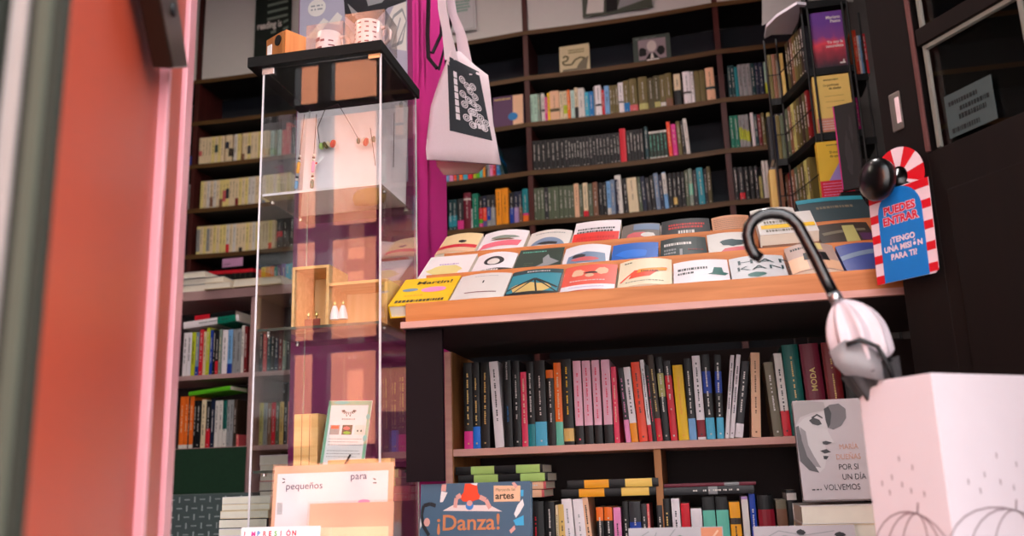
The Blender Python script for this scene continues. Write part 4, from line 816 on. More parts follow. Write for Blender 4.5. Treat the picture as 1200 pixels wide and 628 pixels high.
mk2 = [(-2.6+.55*i+.1*(j % 2), -2.3+.55*i, .85-.17*j, .90-.17*j) for i in range(4) for j in range(5)]
for px, y, r, h, lab, mk in ((385, 1.945, .032, .062, 'pink-lettered white mug in a clear box, beside the orange box', mk1), (432, 1.945, .035, .076, 'white mug with rows of script in a clear box at the case top corner', mk2)):
    e, x = mug(px, y, r, h, lab, mk)
    s = r+.010; q = B(x-s, x+s+.014, y-s, y+s, 1.0458, 1.0475).box(x-s, x+s+.014, y-s, y-s+.001, 1.0475, 1.0475+h+.012).box(x-s, x+s+.014, y+s-.001, y+s, 1.0475, 1.0475+h+.012).box(x-s, x-s+.001, y-s+.001, y+s-.001, 1.0475, 1.0475+h+.012).box(x+s+.013, x+s+.014, y-s+.001, y+s-.001, 1.0475, 1.0475+h+.012).box(x-s, x+s+.014, y-s, y+s, 1.0475+h+.012, 1.0475+h+.013)
    o = q.build('clear_box', PLASTIC); tag(o, 'transparent gift box around the ' + lab.split(' mug')[0] + ' mug', 'box', 'clear gift boxes')
sl = MB().prism([(0, 0), (.012, 0), (.006, .048)], 0, .002, 'y').build('paper_sail', cm('charcoal')); sl.location = (X_at(396, 2.03, 1.1), 2.03, 1.0456); sl.scale = (1.6, 1, 1.9); tag(sl, 'dark paper boat sail between the two mugs', 'ornament')
MB().prism([(-.006, 0), (.018, 0), (.012, .008), (-.002, .008)], -.001, 0, 'y').build('red_hull', cm('coral red'), sl).location = (0, 0, .012); MB().prism([(.0125, 0), (.0145, 0), (.0075, .052), (.0065, .052)], -.0012, 0, 'y').build('white_edge', WHITE, sl)

# ================================================================== POSTERS
def poster(name, plane, s0, s1, z0, z1, color, label, cat='poster', off=.004):
    o = flat_book(s1-s0, z1-z0, .003, color, 0, name=name); o.location = plane.pt(s0, z0, off-.003); o.rotation_euler = (PI/2, 0, plane.ang); tag(o, label, cat); return o
PC = Plane((0, 2.4985, 0), 0)
po = poster('column_poster', PC, -1.205, -.835, .90, 1.90, (176, 170, 188), 'grey-lilac poster with ink drawing and round white emblem, on the magenta column')
decal(po, [rc(.0, 0, 1, .30)], (216, 208, 214), lift=.0004); w_, h_ = .37, 1.0
def pp(px, py): s, z = PC.at(px, py); return ((s+1.205)/w_, (z-.9)/h_)
decal(po, [[pp(402, -20), pp(405, 20), pp(420, 32), pp(440, 26), pp(455, 10), pp(478, 2), pp(481, -30)]], 'charcoal'); decal(po, [[pp(425, -20), pp(432, 8), pp(448, 4), pp(460, -10)], [pp(408, 5), pp(414, 20), pp(420, 16)]], 'grey', lift=.0009)
decal(po, [[pp(452, 30), pp(462, 8), pp(481, 2), pp(481, 60), pp(460, 58)]], 'off white', lift=.001); decal(po, stroke([pp(455, 40), pp(462, 20), pp(472, 12), pp(480, 25), pp(472, 50), pp(460, 55)], .012)+stroke([pp(462, 50), pp(470, 22)], .01)+stroke([pp(466, 54), pp(477, 26)], .01), 'grey', lift=.0014)
cx, cy = pp(372, 10); decal(po, [el(cx, cy, .085, .085*.37)], 'off white', name='round_emblem', lift=.0010); decal(po, scrib(cx-.055, cy+.004, cx+.055, 2, .006, .013), 'grey', lift=.0014)
decal(po, [[pp(360, 45), pp(380, 22), pp(386, 26), pp(370, 46)], [pp(385, 28), pp(396, 15), pp(402, 20), pp(398, 30)]], 'off white', lift=.001)
decal(po, stroke([pp(470, 120), pp(474, 160), pp(470, 200)], .03)+stroke([pp(466, 112), pp(478, 118)], .02)+scrib(.86, .18, .99, 8, .008, .018), 'grey', lift=.0012)
CP = Plane(WALL.O - WALL.n*.0, AW)
po = poster('reading_poster', CP, -2.506, -2.262, 2.478, 3.02, (34, 42, 38), 'dark poster of a striped figure lettered reading is, above the left shelving')
decal(po, stroke([(.1, .3), (.5, .2), (.9, .35)], .05), 'charcoal')
st_ = []
for k in range(9): st_ += [[(.34, .96-.085*k), (.9, .98-.085*k), (.9, 1.01-.085*k), (.34, .99-.085*k)]] if k < 6 else [[(.42+.03*k-.18, .96-.085*k), (.56+.03*k-.18, .97-.085*k), (.56+.03*k-.18, 1.0-.085*k), (.42+.03*k-.18, .99-.085*k)], [(.78, .98-.085*k), (.92, 1.0-.085*k), (.92, 1.03-.085*k), (.78, 1.01-.085*k)]]
decal(po, [[(x, min(y, .99)) for x, y in q] for q in st_], 'grey green', lift=.0008); ctext(po, 'reading is', .07, .44, .12, 'off white', sx=.66, bold=.03, lift=.0016)
po = poster('framed_certificate', CP, -1.272, -1.107, 2.500, 2.74, (206, 204, 206), 'pale framed certificate with green print beside the tote bag', 'certificate', .006)
decal(po, scrib(.2, .75, .8, 4, .05, .08), (110, 170, 150)); decal(po, stroke([(.06, .04), (.94, .04), (.94, .96), (.06, .96), (.06, .04)], .012), 'grey')
po = poster('photo_print', CP, -.494, -.112, 2.472, 2.66, (78, 84, 72), 'black and white photograph pinned to the grey cupboard front', 'photo')
decal(po, [[(.05, .1), (.3, .08), (.32, .6), (.1, .7)]], 'off white'); decal(po, [[(.34, .05), (.5, .08), (.52, .9), (.36, .9)]], 'black', lift=.0009); decal(po, [[(.5, .1), (.95, .3), (.9, .8), (.6, .7)]], 'grey', lift=.0008)

# ================================================================== RACK AND TOTE BAGS
iron = M((34, 32, 36), .35, metal=.7)
rk = empty('wire_rack', (-.80, 2.60, .9)); tag(rk, 'black bent-metal rack screwed to the side of the magenta column', 'rack')
def rkp(px, py, y): d = ray(px, py); p = d*(y/d.y); return p-Vector(rk.location)
def bar(name, pts, y, w=.012): MB().tube([rkp(a, b, y) for a, b in pts], w, 4).build(name, iron, rk)
bar('outer_bar', [(503, -30), (501, 40), (502, 68), (512, 80)], 2.58, .008); bar('inner_bar', [(519, -30), (517, 40), (507, 62), (502, 60)], 2.60, .006); bar('cross_bar', [(502, 66), (514, 82), (528, 30), (528, -20)], 2.64, .006)
def tote(name, rows, y, mats, label, puff=.018):
    """rows: list of (left px, right px, left py, right py) from top to foot"""
    P0 = None; n = 12; F = []; Bk_ = []
    for k, (xa, ya, xb, yb) in enumerate(rows):
        a = ray(xa, ya); a = a*(y/a.y); b = ray(xb, yb); b = b*((y+.03)/b.y)
        if P0 is None: P0 = a.copy()
        f = []; g = []
        v = k/(len(rows)-1)
        for i in range(n+1):
            u = i/n; p = a.lerp(b, u)-P0; q = puff*(math.sin(PI*u)**.6)*(.35+.65*math.sin(PI*min(1, v*.9+.1))) + .003*math.sin(u*9+v*5)
            f.append(p+Vector((0, -q-.002, 0))); g.append(p+Vector((0, q*.6+.002, 0)))
        F.append(f+g[::-1])
    o = MB().rings(F).build(name, mats, smooth=True); o.location = P0
    tag(o, label, 'bag', 'tote bags hanging from the rack'); return o, P0
canvas = M((232, 214, 220), .85, var=.04, scale=200)
BR = [(527, 62, 541, 62), (523, 74, 556, 76), (515, 95, 572, 88), (505, 125, 575, 110), (501, 155, 578, 145), (499, 175, 583, 172), (500, 187, 587, 193)]
tb, P0 = tote('tote_bag', BR, 2.56, canvas, 'white cotton tote bag with a dark printed panel, hanging from the black rack')
def tp(px, py, y=2.535): d = ray(px, py); return d*(y/d.y)-P0
def strap(pts, y, w, parent, org, m):
    V = []
    for (x, yy), ww in zip(pts, w):
        d = ray(x-ww, yy); a = d*(y/d.y)-org; d = ray(x+ww, yy); b = d*(y/d.y)-org; V.append([a, b, b+Vector((0, .003, 0)), a+Vector((0, .003, 0))])
    return MB().rings(V).build('strap', m, parent)
strap([(517, -30), (518, 10), (523, 35), (529, 70)], 2.555, [5, 5, 5, 8], tb, P0, canvas); strap([(524, -30), (530, 15), (540, 40), (546, 78)], 2.61, [4, 5, 6, 8], tb, P0, canvas)
# printed panel follows the bag front
def bagfront(u, v):
    """point on the bag front, u,v in 0..1 of the photo quad of the print"""
    q = [(524, 65), (561, 84), (577, 165), (527, 153)]
    xa = q[0][0]+(q[3][0]-q[0][0])*v; ya = q[0][1]+(q[3][1]-q[0][1])*v; xb = q[1][0]+(q[2][0]-q[1][0])*v; yb = q[1][1]+(q[2][1]-q[1][1])*v
    return (xa+(xb-xa)*u, ya+(yb-ya)*u)
deps = bpy.context.evaluated_depsgraph_get(); bpy.context.view_layer.update(); deps.update(); tev = tb.evaluated_get(deps); inv = tb.matrix_world.inverted()
def snap(px, py, off):
    d = ray(px, py).normalized(); ok, loc, no, fi = tev.ray_cast(inv @ Vector((0, 0, 0)), (inv.to_3x3() @ d).normalized())
    return (loc - (inv.to_3x3() @ d).normalized()*off) if ok else None
def bag_patch(name, quads, mat, off, n=8):
    m = MB()
    for q in quads:
        for i in range(n):
            for j in range(n):
                P = []
                for a, b in ((i, j), (i+1, j), (i+1, j+1), (i, j+1)):
                    u, v = a/n, b/n; x = (q[0][0]*(1-u)+q[1][0]*u)*(1-v)+(q[3][0]*(1-u)+q[2][0]*u)*v; y = (q[0][1]*(1-u)+q[1][1]*u)*(1-v)+(q[3][1]*(1-u)+q[2][1]*u)*v
                    P.append(snap(*bagfront(x, y), off))
                if all(p is not None for p in P): m.poly(P)
    return m.build(name, mat, tb)
bag_patch('printed_panel', [[(0, 0), (1, 0), (1, 1), (0, 1)]], M((44, 50, 56), .8), .0012, 14)
wh = []
def ringq(cx, cy, r0, r1, n=14, ry=.55):
    for k in range(n):
        a, b = 2*PI*k/n, 2*PI*(k+1)/n; wh.append([(cx+r0*math.cos(a), cy+ry*r0*math.sin(a)), (cx+r1*math.cos(a), cy+ry*r1*math.sin(a)), (cx+r1*math.cos(b), cy+ry*r1*math.sin(b)), (cx+r0*math.cos(b), cy+ry*r0*math.sin(b))])
for k in range(7): wh.append([(.17, .17+k*.095), (.27, .17+k*.095), (.27, .17+k*.095+.08), (.17, .17+k*.095+.08)])
for cx, cy in ((.55, .30), (.54, .50), (.58, .66), (.74, .42), (.78, .56), (.92, .76), (.58, .84), (.74, .78), (.42, .24), (.40, .44), (.42, .58), (.44, .76), (.62, .36), (.66, .52), (.80, .70), (.72, .24+.04), (.86, .84), (.66, .66)):
    ringq(cx, cy, .070, .092); ringq(cx, cy, .028, .05)
for k in range(3): wh.append([(.60+k*.1, .80), (.67+k*.1, .80), (.67+k*.1, .87), (.60+k*.1, .87)])
wh.append([(.55, .60), (.75, .60), (.75, .62), (.55, .62)]); wh.append([(.52, .68), (.58, .68), (.58, .78), (.52, .78)])
bag_patch('printed_drawing', wh, M((230, 224, 230), .8), .0026, 1)
b2, P2 = tote('tote_bag', [(520, 120, 560, 120), (510, 160, 572, 165), (510, 182, 573, 190), (512, 195, 560, 203), (520, 205, 548, 204)], 2.66, M((214, 176, 160), .85), 'beige tote bag hidden behind the white one, only its foot showing', .012)
B(0, .004, 0, .004, 0, .001).build('logo_mark', cm('charcoal'), b2, loc=(.02, -.03, -.20)) if False else None

# ================================================================== BENCHES, PRINTS AND FRONT BOOKS
bm1 = wood((110, 78, 56), (140, 100, 72), 'X')
for lab, x0, x1, y0, y1 in (('low wooden bench in front of the display case', -1.06, -.60, 1.60, 1.87), ('low wooden bench in front of the low bookcase', -.59, .42, 1.86, 2.27)):
    e = empty('bench', (x0, y0, -.5)); tag(e, lab, 'bench'); B(0, x1-x0, 0, y1-y0, .175, .197).build('seat', bm1, e, bevel=.002)
    for sx in (.02, x1-x0-.05):
        for sy in (.02, y1-y0-.05): B(sx, sx+.03, sy, sy+.03, 0, .175).build('leg', bm1, e)
ZB = -.3025
def front(px0, px1, top, y, T, color, label, name='display_book', cat='book', tilt=-7, hard=True, bot=None, ang=0):
    zt = Plane((0, y+.02, 0), 0).at((px0+px1)/2, top)[1]; zb = ZB if bot is None else bot
    a, b = X_at(px0, y, zt), X_at(px1, y, zt); h = (zt-zb)/math.cos(rad(tilt))
    o = flat_book(b-a, h, T, color, 0, hard=hard, name=name); o.location = (a, y, zb+T*abs(math.sin(rad(tilt)))+.001); o.rotation_euler = (rad(90+tilt), 0, ang); tag(o, label, cat); return o
# Danza
dz = front(491, 620, 569, 1.95, .022, (76, 100, 122), 'large slate-blue hardback lettered Danza with dancers on its cover')
H = dz['_h']; Wd = dz['_w']; Yt = 1-.062/H*0
def dp(zx, zy):   # zoomed crop coordinates (480,535,6.75) -> cover fraction
    px, py = 480+zx/6.75, 535+zy/6.75; s, z = Plane((0, 1.965, 0), 0).at(px, py); return ((s-dz.location.x)/Wd, (z-ZB)/H)
decal(dz, [[dp(440, 216), dp(535, 216), dp(545, 300), dp(575, 345), (dp(530, 360)), dp(490, 375), dp(430, 372), dp(400, 340), dp(430, 300)]], (236, 74, 44)); decal(dz, [[dp(480, 214), dp(540, 214), dp(535, 245), dp(510, 240)]], 'white', lift=.0011)
decal(dz, [[dp(270, 445), dp(350, 400), dp(640, 400), dp(740, 450)]], (232, 208, 204)); sk = (222, 160, 150)
decal(dz, stroke([dp(410, 320), dp(375, 345), dp(368, 420)], .035)+stroke([dp(560, 335), dp(610, 360), dp(645, 425)], .035)+stroke([dp(275, 214), dp(272, 290)], .045)+stroke([dp(820, 214), dp(850, 260)], .03), sk, lift=.0013)
decal(dz, [[dp(255, 290), dp(305, 300), dp(285, 345), dp(270, 375), dp(248, 378), dp(250, 330)], [dp(860, 400), dp(900, 350), dp(912, 400), dp(880, 460), dp(850, 500), dp(835, 470)], [dp(72, 500), dp(110, 560), dp(90, 590), dp(72, 590)]], (236, 226, 224), lift=.0013)
decal(dz, [el(*dp(482, 405), .036, .030)], (70, 130, 196), lift=.0016); decal(dz, [el(*dp(482, 385), .026, .020)], sk, lift=.0018)
decal(dz, stroke([dp(215, 405), dp(170, 390), dp(120, 405), dp(105, 470), dp(120, 560), dp(170, 640)], .028), 'charcoal', lift=.0012); decal(dz, [[dp(830, 520), dp(910, 480), dp(915, 560), dp(850, 560)], [dp(880, 280), dp(905, 280), dp(905, 330), dp(885, 330)]], (70, 170, 214), lift=.0014); decal(dz, [el(*dp(150, 535), .028, .030), [dp(800, 600), dp(840, 560), dp(850, 590), dp(815, 625)]], sk, lift=.0014)
decal(dz, [[dp(668, 245), dp(880, 245), dp(880, 370), dp(672, 374)]], (236, 186, 150), lift=.0010)
x, y = dp(684, 290); ctext(dz, 'Marcando las', x, y, .030, 'brown', lift=.0016, sx=.92); x, y = dp(684, 352); ctext(dz, 'artes', x, y, .066, 'dark brown', lift=.0016, bold=.02, sx=1.05)
x, y = dp(222, 600); ctext(dz, '¡Danza!', x, y, .155, (206, 130, 88), lift=.0018, bold=.015, sx=1.03); decal(dz, scrib(.1, y/1-.20, .9, 2, .02, .06), 'off white')
# prints in clear sleeves
def sleeve(px0, px1, top, y, label, inner, back, name='print'):
    o = front(px0, px1, top, y, .003, back, label, name, 'print', tilt=-5, hard=False)
    h = o['_h']; w = o['_w']; decal(o, [rc(*inner)], (240, 232, 236), name='print_sheet', lift=.0006)
    B(-.004, w+.004, -.001, h+.004, .0040, .0044).build('clear_sleeve', PLASTIC, o); return o
s1 = sleeve(315, 456, 545, 1.74, 'white print lettered pequeños and para in a clear sleeve', (.03, 0, .96, .955), (238, 180, 152))
def fp(o, px, py, y): s, z = Plane((0, y+.012, 0), 0).at(px, py); return ((s-o.location.x)/o['_w'], (z-ZB)/o['_h'])
x, y = fp(s1, 332, 574, 1.74); ctext(s1, 'pequeños', x, y, .056, (62, 52, 90), lift=.0012, sx=1.08); x, y = fp(s1, 408, 562, 1.74); ctext(s1, 'para', x, y, .056, (62, 52, 90), lift=.0012, sx=1.05)
decal(s1, stroke([fp(s1, 328, 561, 1.74), fp(s1, 331, 562, 1.74)], .006)+stroke([fp(s1, 328, 566, 1.74), fp(s1, 331, 565, 1.74)], .006)+stroke([fp(s1, 435, 561, 1.74), fp(s1, 438, 562, 1.74)], .006)+stroke([fp(s1, 435, 566, 1.74), fp(s1, 439, 566, 1.74)], .006), 'charcoal', lift=.0012)
decal(s1, [[fp(s1, 323, 590+2*k, 1.74), fp(s1, 329, 590+2*k, 1.74), fp(s1, 329, 591+2*k, 1.74), fp(s1, 323, 591+2*k, 1.74)] for k in range(7)], 'grey', name='barcode', lift=.0012); decal(s1, [el(*fp(s1, 425, 588, 1.74), .05, .012)], 'pink', lift=.0012)
s2 = sleeve(358, 457, 590, 1.70, 'cream print in a peach-backed sleeve with an olive label', (.05, 0, .95, .83), (240, 186, 158)); decal(s2, [rc(.05, 0, .95, .83)], (246, 226, 188), lift=.0008); decal(s2, [rc(.28, .50, .78, .68)], (112, 116, 52), lift=.0011)
ctext(s2, 'Eres el queso', .30, .56, .062, 'white', lift=.0016, bold=.02, sx=.80)
s3 = front(278, 371, 618, 1.67, .003, (240, 232, 236), 'white flyer headed impresión in coloured letters', 'flyer', 'flyer', tilt=-5, hard=False)
for i, (chh, cc) in enumerate(zip('ÍMPRESIÓN', ('red', 'magenta', 'bright blue', 'rose', 'red', 'grass green', 'red', 'hot pink', 'red'))): ctext(s3, chh if i else 'I', .04+i*.074+(.02 if i else 0), .925, .058, cc, lift=.001, bold=.03, sx=.9)
# Dueñas novel on its pile
gp = 'volumes piled under the portrait novel'
zt = ZB; cs = ['off white', 'cream', 'tan', 'off white', 'cream', 'off white']; nmz = ['lowest', 'second lowest', 'third lowest', 'third from top', 'second from top', 'topmost']
for i in range(6):
    th = .0385 if i != 4 else .036; pile(942 if i < 5 else 940, 1030, 2.055, zt, th, cs[i], '%s %s volume of the pile under the portrait novel' % (nmz[i], cs[i]), D=.20, group=gp); zt += th+.0006
md = front(929, 1023, 474, 2.09, .030, (186, 174, 176), 'novel with a grey portrait of a woman in a hat, leaning on a pile', tilt=-9, bot=zt)
def mp_(px, py): s, z = Plane((0, 2.105, 0), 0).at(px, py); return ((s-md.location.x)/md['_w'], (z-zt)/md['_h'])
def mq(L): return [mp_(910+a/3.742, 460+b/3.742) for a, b in L]
decal(md, [mq([(75, 170), (120, 130), (205, 100), (218, 150), (222, 190), (246, 238), (208, 248), (212, 268), (232, 280), (222, 292), (226, 305), (212, 318), (205, 350), (182, 372), (140, 360), (100, 320), (80, 250)])], (196, 188, 188), lift=.0008)
decal(md, [mq([(75, 170), (95, 165), (110, 230), (130, 300), (165, 345), (182, 372), (140, 362), (100, 322), (80, 250)])], (84, 80, 82), lift=.0011); decal(md, [mq([(100, 170), (125, 190), (135, 250), (160, 300), (190, 350), (165, 345), (130, 300), (108, 230)])], (140, 132, 134), lift=.0012)
decal(md, [mq([(68, 60), (130, 46), (205, 60), (214, 95), (150, 108), (100, 128), (76, 168)])], (164, 154, 152), name='hat_picture', lift=.0013); decal(md, [mq([(205, 90), (230, 72), (270, 66), (300, 90), (302, 130), (280, 165), (245, 182), (225, 175), (212, 140)])], (104, 98, 100), name='hat_picture', lift=.0014); decal(md, [mq([(205, 90), (225, 80), (238, 110), (232, 160), (222, 176), (212, 140)])], (46, 44, 46), name='hat_picture', lift=.0016)
decal(md, [mq([(140, 142), (158, 128), (185, 138), (196, 158), (178, 164), (155, 158)])], (52, 50, 52), lift=.0016); decal(md, [mq([(150, 128), (175, 112), (200, 128), (198, 134), (175, 120), (154, 134)])], (40, 38, 40), lift=.0017)
decal(md, [mq([(196, 236), (212, 232), (240, 240), (215, 249), (200, 247)]), mq([(186, 276), (214, 268), (233, 281), (206, 288)]), mq([(200, 298), (224, 299), (214, 314), (202, 312)])], (44, 42, 44), lift=.0017)
for tx, px, py, c, s_ in (('MARÍA', 982, 532, (196, 140, 116), .075), ('DUEÑAS', 978, 544, (196, 140, 116), .075), ('POR SI', 981, 556, (52, 48, 50), .080), ('UN DÍA', 985, 567.5, (52, 48, 50), .080), ('VOLVEMOS', 964, 580, (52, 48, 50), .082)):
    x, y = mp_(px, py); ctext(md, tx, x, y, s_, c, lift=.0018, sx=.82)
decal(md, scrib(mp_(950, 580)[0], mp_(950, 580)[1], mp_(961, 580)[0], 1, .012, .1), 'charcoal', lift=.0016)
# two covers just rising into view
o = front(736, 847, 620, 2.0, .014, (186, 180, 184), 'pale grey book with faint branches and an orange corner, bottom edge centre'); decal(o, [rc(.77, .0, .99, .99)], (224, 140, 100)); decal(o, stroke([(.2, .7), (.3, .95)], .01)+stroke([(.35, .8), (.5, .98)], .01)+stroke([(.12, .9), (.22, .96)], .01), 'grey', lift=.0012); decal(o, [blob(.55, .82, .18, .1)], 'grey green'); decal(o, stroke([(.82, .8), (.95, .96)], .02), 'peach', lift=.0014)
o = front(883, 1002, 618, 2.0, .014, (196, 186, 190), 'pale book with curved grey linework, bottom edge below the portrait novel'); decal(o, stroke([(.08, .86), (.25, .95), (.5, .90), (.8, .94)], .008)+stroke([(.05, .8), (.3, .9), (.6, .82)], .008), 'grey', lift=.0012); decal(o, [blob(.47, .93, .05, .035), blob(.85, .90, .06, .03)], 'charcoal', lift=.0012)

# ================================================================== WIRE BOOK SPINNER
SP = Plane((0, 3.36, 0), 0); SPL = Plane((.402, 3.60, 0), rad(-70)); SPB = Plane((0, 3.61, 0), 0); SPR = Plane((0, 3.46, 0), 0)
tz = [SP.at(970, 79)[1], SP.at(975, 155)[1], SP.at(978, 233)[1]]; tz.append(tz[2]-(tz[1]-tz[2])*1.02)
spx, spy = .53, 3.56
sp = empty('book_spinner', (spx, spy, -.5)); tag(sp, 'tall black wire book spinner standing before the right end of the wall shelving', 'book rack')
wire = M((12, 12, 14), .4, metal=.3)
def sploc(v): return Vector(v)-Vector((spx, spy, -.5))
MB().lathe([(.014, 0), (.014, 2.6)], 12).build('pole', wire, sp)
MB().lathe([(.20, 0), (.20, .012), (.03, .03), (.03, .06)], 32).build('base_plate', wire, sp)
fa, fb = SP.at(946, 78)[0], SP.at(1001, 78)[0]
def wpost(x, y, z0, z1): MB().tube([sploc((x, y, z0)), sploc((x, y, z1))], .0045, 6).build('wire_post', wire, sp)
bl_ = SPB.s_at(903, 1.5); lx = .402
for x, y in ((fa, 3.352), (fa+.022, 3.350), (fb-.018, 3.350), (fb, 3.352), (bl_-.004, 3.60), (.405, 3.60), (fb+.06, 3.46)): wpost(x, y, .45, tz[0]+.26)
for i, z in enumerate(tz+[tz[3]-.25]):
    for nm_, b_ in (('front_tray', (fa, fb, 3.352, 3.41, z-.03, z-.002)), ('back_tray', (bl_, .475, 3.60, 3.70, z-.03, z-.002)), ('right_tray', (fb-.02, fb+.065, 3.45, 3.62, z-.03, z-.002))):
        B(b_[0]-spx, b_[1]-spx, b_[2]-spy, b_[3]-spy, b_[4]+.5, b_[5]+.5).build(nm_, wire, sp)
    MB().prism([(fa, 3.355), (fa+.05, 3.41), (.475, 3.62), (.400, 3.60)], z-.03, z-.004).build('side_tray', wire, sp).location = sploc((0, 0, 0))
    if i < 4:
        m = MB()
        for q in (.10,): m.tube([sploc((bl_, 3.598, z+q)), sploc((.402, 3.598, z+q)), sploc((fa-.002, 3.36, z+q))], .0022, 6)
        m.build('wire_rail', wire, sp)
zt_ = tz[0]+.25
def zpt(px, py, z): d = ray(px, py); return d*(z/d.z)
B(fa-spx, fb-spx, 3.352-spy, 3.62-spy, zt_+.5, zt_+.53).build('top_rail', wire, sp); B(bl_-spx, fa-spx, 3.60-spy, 3.70-spy, zt_+.40, zt_+.43).build('top_rail', wire, sp) if False else None
# header: white shelf panel and curved grey card
hz = tz[0]+.16
hp = [zpt(*p, 1.755) for p in ((896, 45), (904, 41), (928, 40), (945, 6), (934, 5), (910, 20), (898, 32))]
hb = MB().prism([(p.x, p.y) for p in hp], 1.755, 1.767).build('header_panel', M((236, 228, 240), .3), sp); hb.location = sploc((0, 0, 0))
hc = MB(); pts = [(893, 30), (896, 10), (920, 2), (960, 0), (1000, 2)]; R = []
for py_off in (0, -60): R.append([sploc(Plane((0, 3.6, 0), 0).pt(Plane((0, 3.6, 0), 0).at(a, b+py_off)[0], Plane((0, 3.6, 0), 0).at(a, b+py_off)[1])) for a, b in pts])
hc.rings([R[0]+[p+Vector((0, .004, 0)) for p in R[0][::-1]], R[1]+[p+Vector((0, .004, 0)) for p in R[1][::-1]]]); hc.build('header_card', M((150, 144, 142), .35), sp)
SG = 'books in the wire spinner'
def sbook(px0, px1, top, tzi, color, label, T=.02, y=None):
    pl = Plane((0, 3.385, 0), 0); a, b = pl.s_at(px0, tz[tzi]), pl.s_at(px1, tz[tzi]); zt = pl.at((px0+px1)/2, top)[1]
    o = flat_book(b-a, zt-tz[tzi], T, color, 0, hard=False); o.location = (a, 3.385+.0, tz[tzi]+.001); o.rotation_euler = (rad(90), 0, 0); tag(o, label, 'book', SG); return o
o = sbook(953, 993, 16, 0, (104, 56, 124), 'purple-red novel with a clouded sunset cover at the spinner top')
nt = M((104, 56, 124), .4, var=0, name='sunset_print').copy(); n_ = nt.node_tree; tc = n_.nodes.new('ShaderNodeTexCoord'); sx = n_.nodes.new('ShaderNodeSeparateXYZ'); nz = n_.nodes.new('ShaderNodeTexNoise'); ad = n_.nodes.new('ShaderNodeMath'); cr = n_.nodes.new('ShaderNodeValToRGB')
n_.links.new(tc.outputs['Generated'], sx.inputs[0]); nz.inputs['Scale'].default_value = 4; n_.links.new(tc.outputs['Generated'], nz.inputs['Vector']); ad.operation = 'MULTIPLY_ADD'; ad.inputs[1].default_value = .25; n_.links.new(nz.outputs['Fac'], ad.inputs[0]); n_.links.new(sx.outputs['Y'], ad.inputs[2]); n_.links.new(ad.outputs[0], cr.inputs[0])
el_ = cr.color_ramp.elements; el_[0].position = .12; el_[0].color = lin((52, 34, 46))+(1,); el_[1].position = .95; el_[1].color = lin((100, 54, 140))+(1,)
for ps, cc in ((.38, (150, 44, 62)), (.52, (226, 66, 82)), (.68, (122, 60, 130))): q = el_.new(ps); q.color = lin(cc)+(1,)
n_.links.new(cr.outputs[0], n_.nodes['Principled BSDF'].inputs['Base Color']); dd = decal(o, [rc(.01, .01, .99, .99)], 'purple'); dd.data.materials.clear(); dd.data.materials.append(nt)
for tx, yy, ss in (('Mariana', .86, .075), ('Pazos', .79, .075), ('Yo soy la', .42, .07), ('naturaleza', .35, .07)):
    tt_ = ctext(o, tx, .94, yy, ss, 'off white', align='RIGHT', lift=.0014, bold=.02, sx=.95)
decal(o, [rc(.78, .05, .94, .075), rc(.88, .075, .92, .12)], 'off white', lift=.0012)
o = sbook(958, 1001, 91, 1, (232, 196, 110), 'yellow novel with peach lower band on the second spinner tier', T=.03); decal(o, [rc(0, 0, 1, .24)], (214, 140, 120)); decal(o, scrib(.1, .18, .95, 4, .012, .045, 3), 'off white', lift=.0012)
ctext(o, 'La península', .28, .80, .062, 'dark brown', lift=.0012, sx=.8, bold=.01); ctext(o, 'de abejas', .42, .74, .062, 'dark brown', lift=.0012, sx=.85, bold=.01) ; decal(o, scrib(.3, .9, .7, 1, .025, .1)+[rc(.28, .62, .8, .625), rc(.3, .52, .8, .525), rc(.3, .42, .8, .425)], 'olive', lift=.0012)
o = sbook(962, 1001, 169, 2, (236, 192, 60), 'yellow novel with lilac triangle and red band on the third spinner tier', T=.04); decal(o, [rc(0, 0, 1, .30)], (222, 34, 62)); decal(o, scrib(.08, .24, .97, 5, .018, .05, 6), 'pink', lift=.0012); decal(o, [[(.28, .30), (.99, .30), (.99, .92)]], (166, 140, 206)); ctext(o, 'El mundo', .38, .78, .06, 'dark brown', lift=.0013, sx=.85, bold=.01); ctext(o, 'de ayer', .38, .71, .06, 'dark brown', lift=.0013, sx=.85, bold=.01); decal(o, scrib(.3, .92, .9, 1, .02, .1), 'olive', lift=.0012)
o = sbook(966, 1003, 246, 3, 'off white', 'off-white novel on the fourth spinner tier, just above the table'); decal(o, scrib(.4, .82, .9, 1, .04, .1), 'rose')
def srow(pl, z, L, ph, **k): return row(pl, z, L, ph, SG, back=.004, sag=False, **k)
def sdiv(px0, px1, cols, **k):
    w = (px1-px0)/len(cols); return [(px0+i*w, px0+(i+1)*w-.2, c, dict(k)) for i, c in enumerate(cols)]
srow(SPB, tz[0], sdiv(904, 923, ['olive', 'brown', 'olive grey', 'tan'], t=None), 'spinner back rack, top tier', h=.20, D=.09)
srow(SPB, tz[1], sdiv(904, 923, ['charcoal', 'navy', 'olive', 'sage green'], t=None), 'spinner back rack, second tier', h=.19, D=.09)
srow(SPB, tz[2], sdiv(907, 923, ['tan', 'brown'], t=None), 'spinner back rack, third tier', h=.22, D=.09)
srow(SPL, tz[0], sdiv(925, 946, ['dark olive', 'dark brown', 'brown', 'olive', 'dark olive', 'dark olive', 'dark brown', 'charcoal']), 'spinner side rack, top tier', h=.20, D=.05)
srow(SPL, tz[1], sdiv(925, 952, ['sage green', 'brown', 'khaki', 'olive', 'dark olive', 'dark brown', 'dark olive', 'maroon']), 'spinner side rack, second tier', h=.20, D=.05)
srow(SPL, tz[2], sdiv(925, 955, ['brown', 'maroon', 'brown', 'sage green', 'olive', 'dark olive', 'khaki', 'olive']), 'spinner side rack, third tier', h=.20, D=.05)
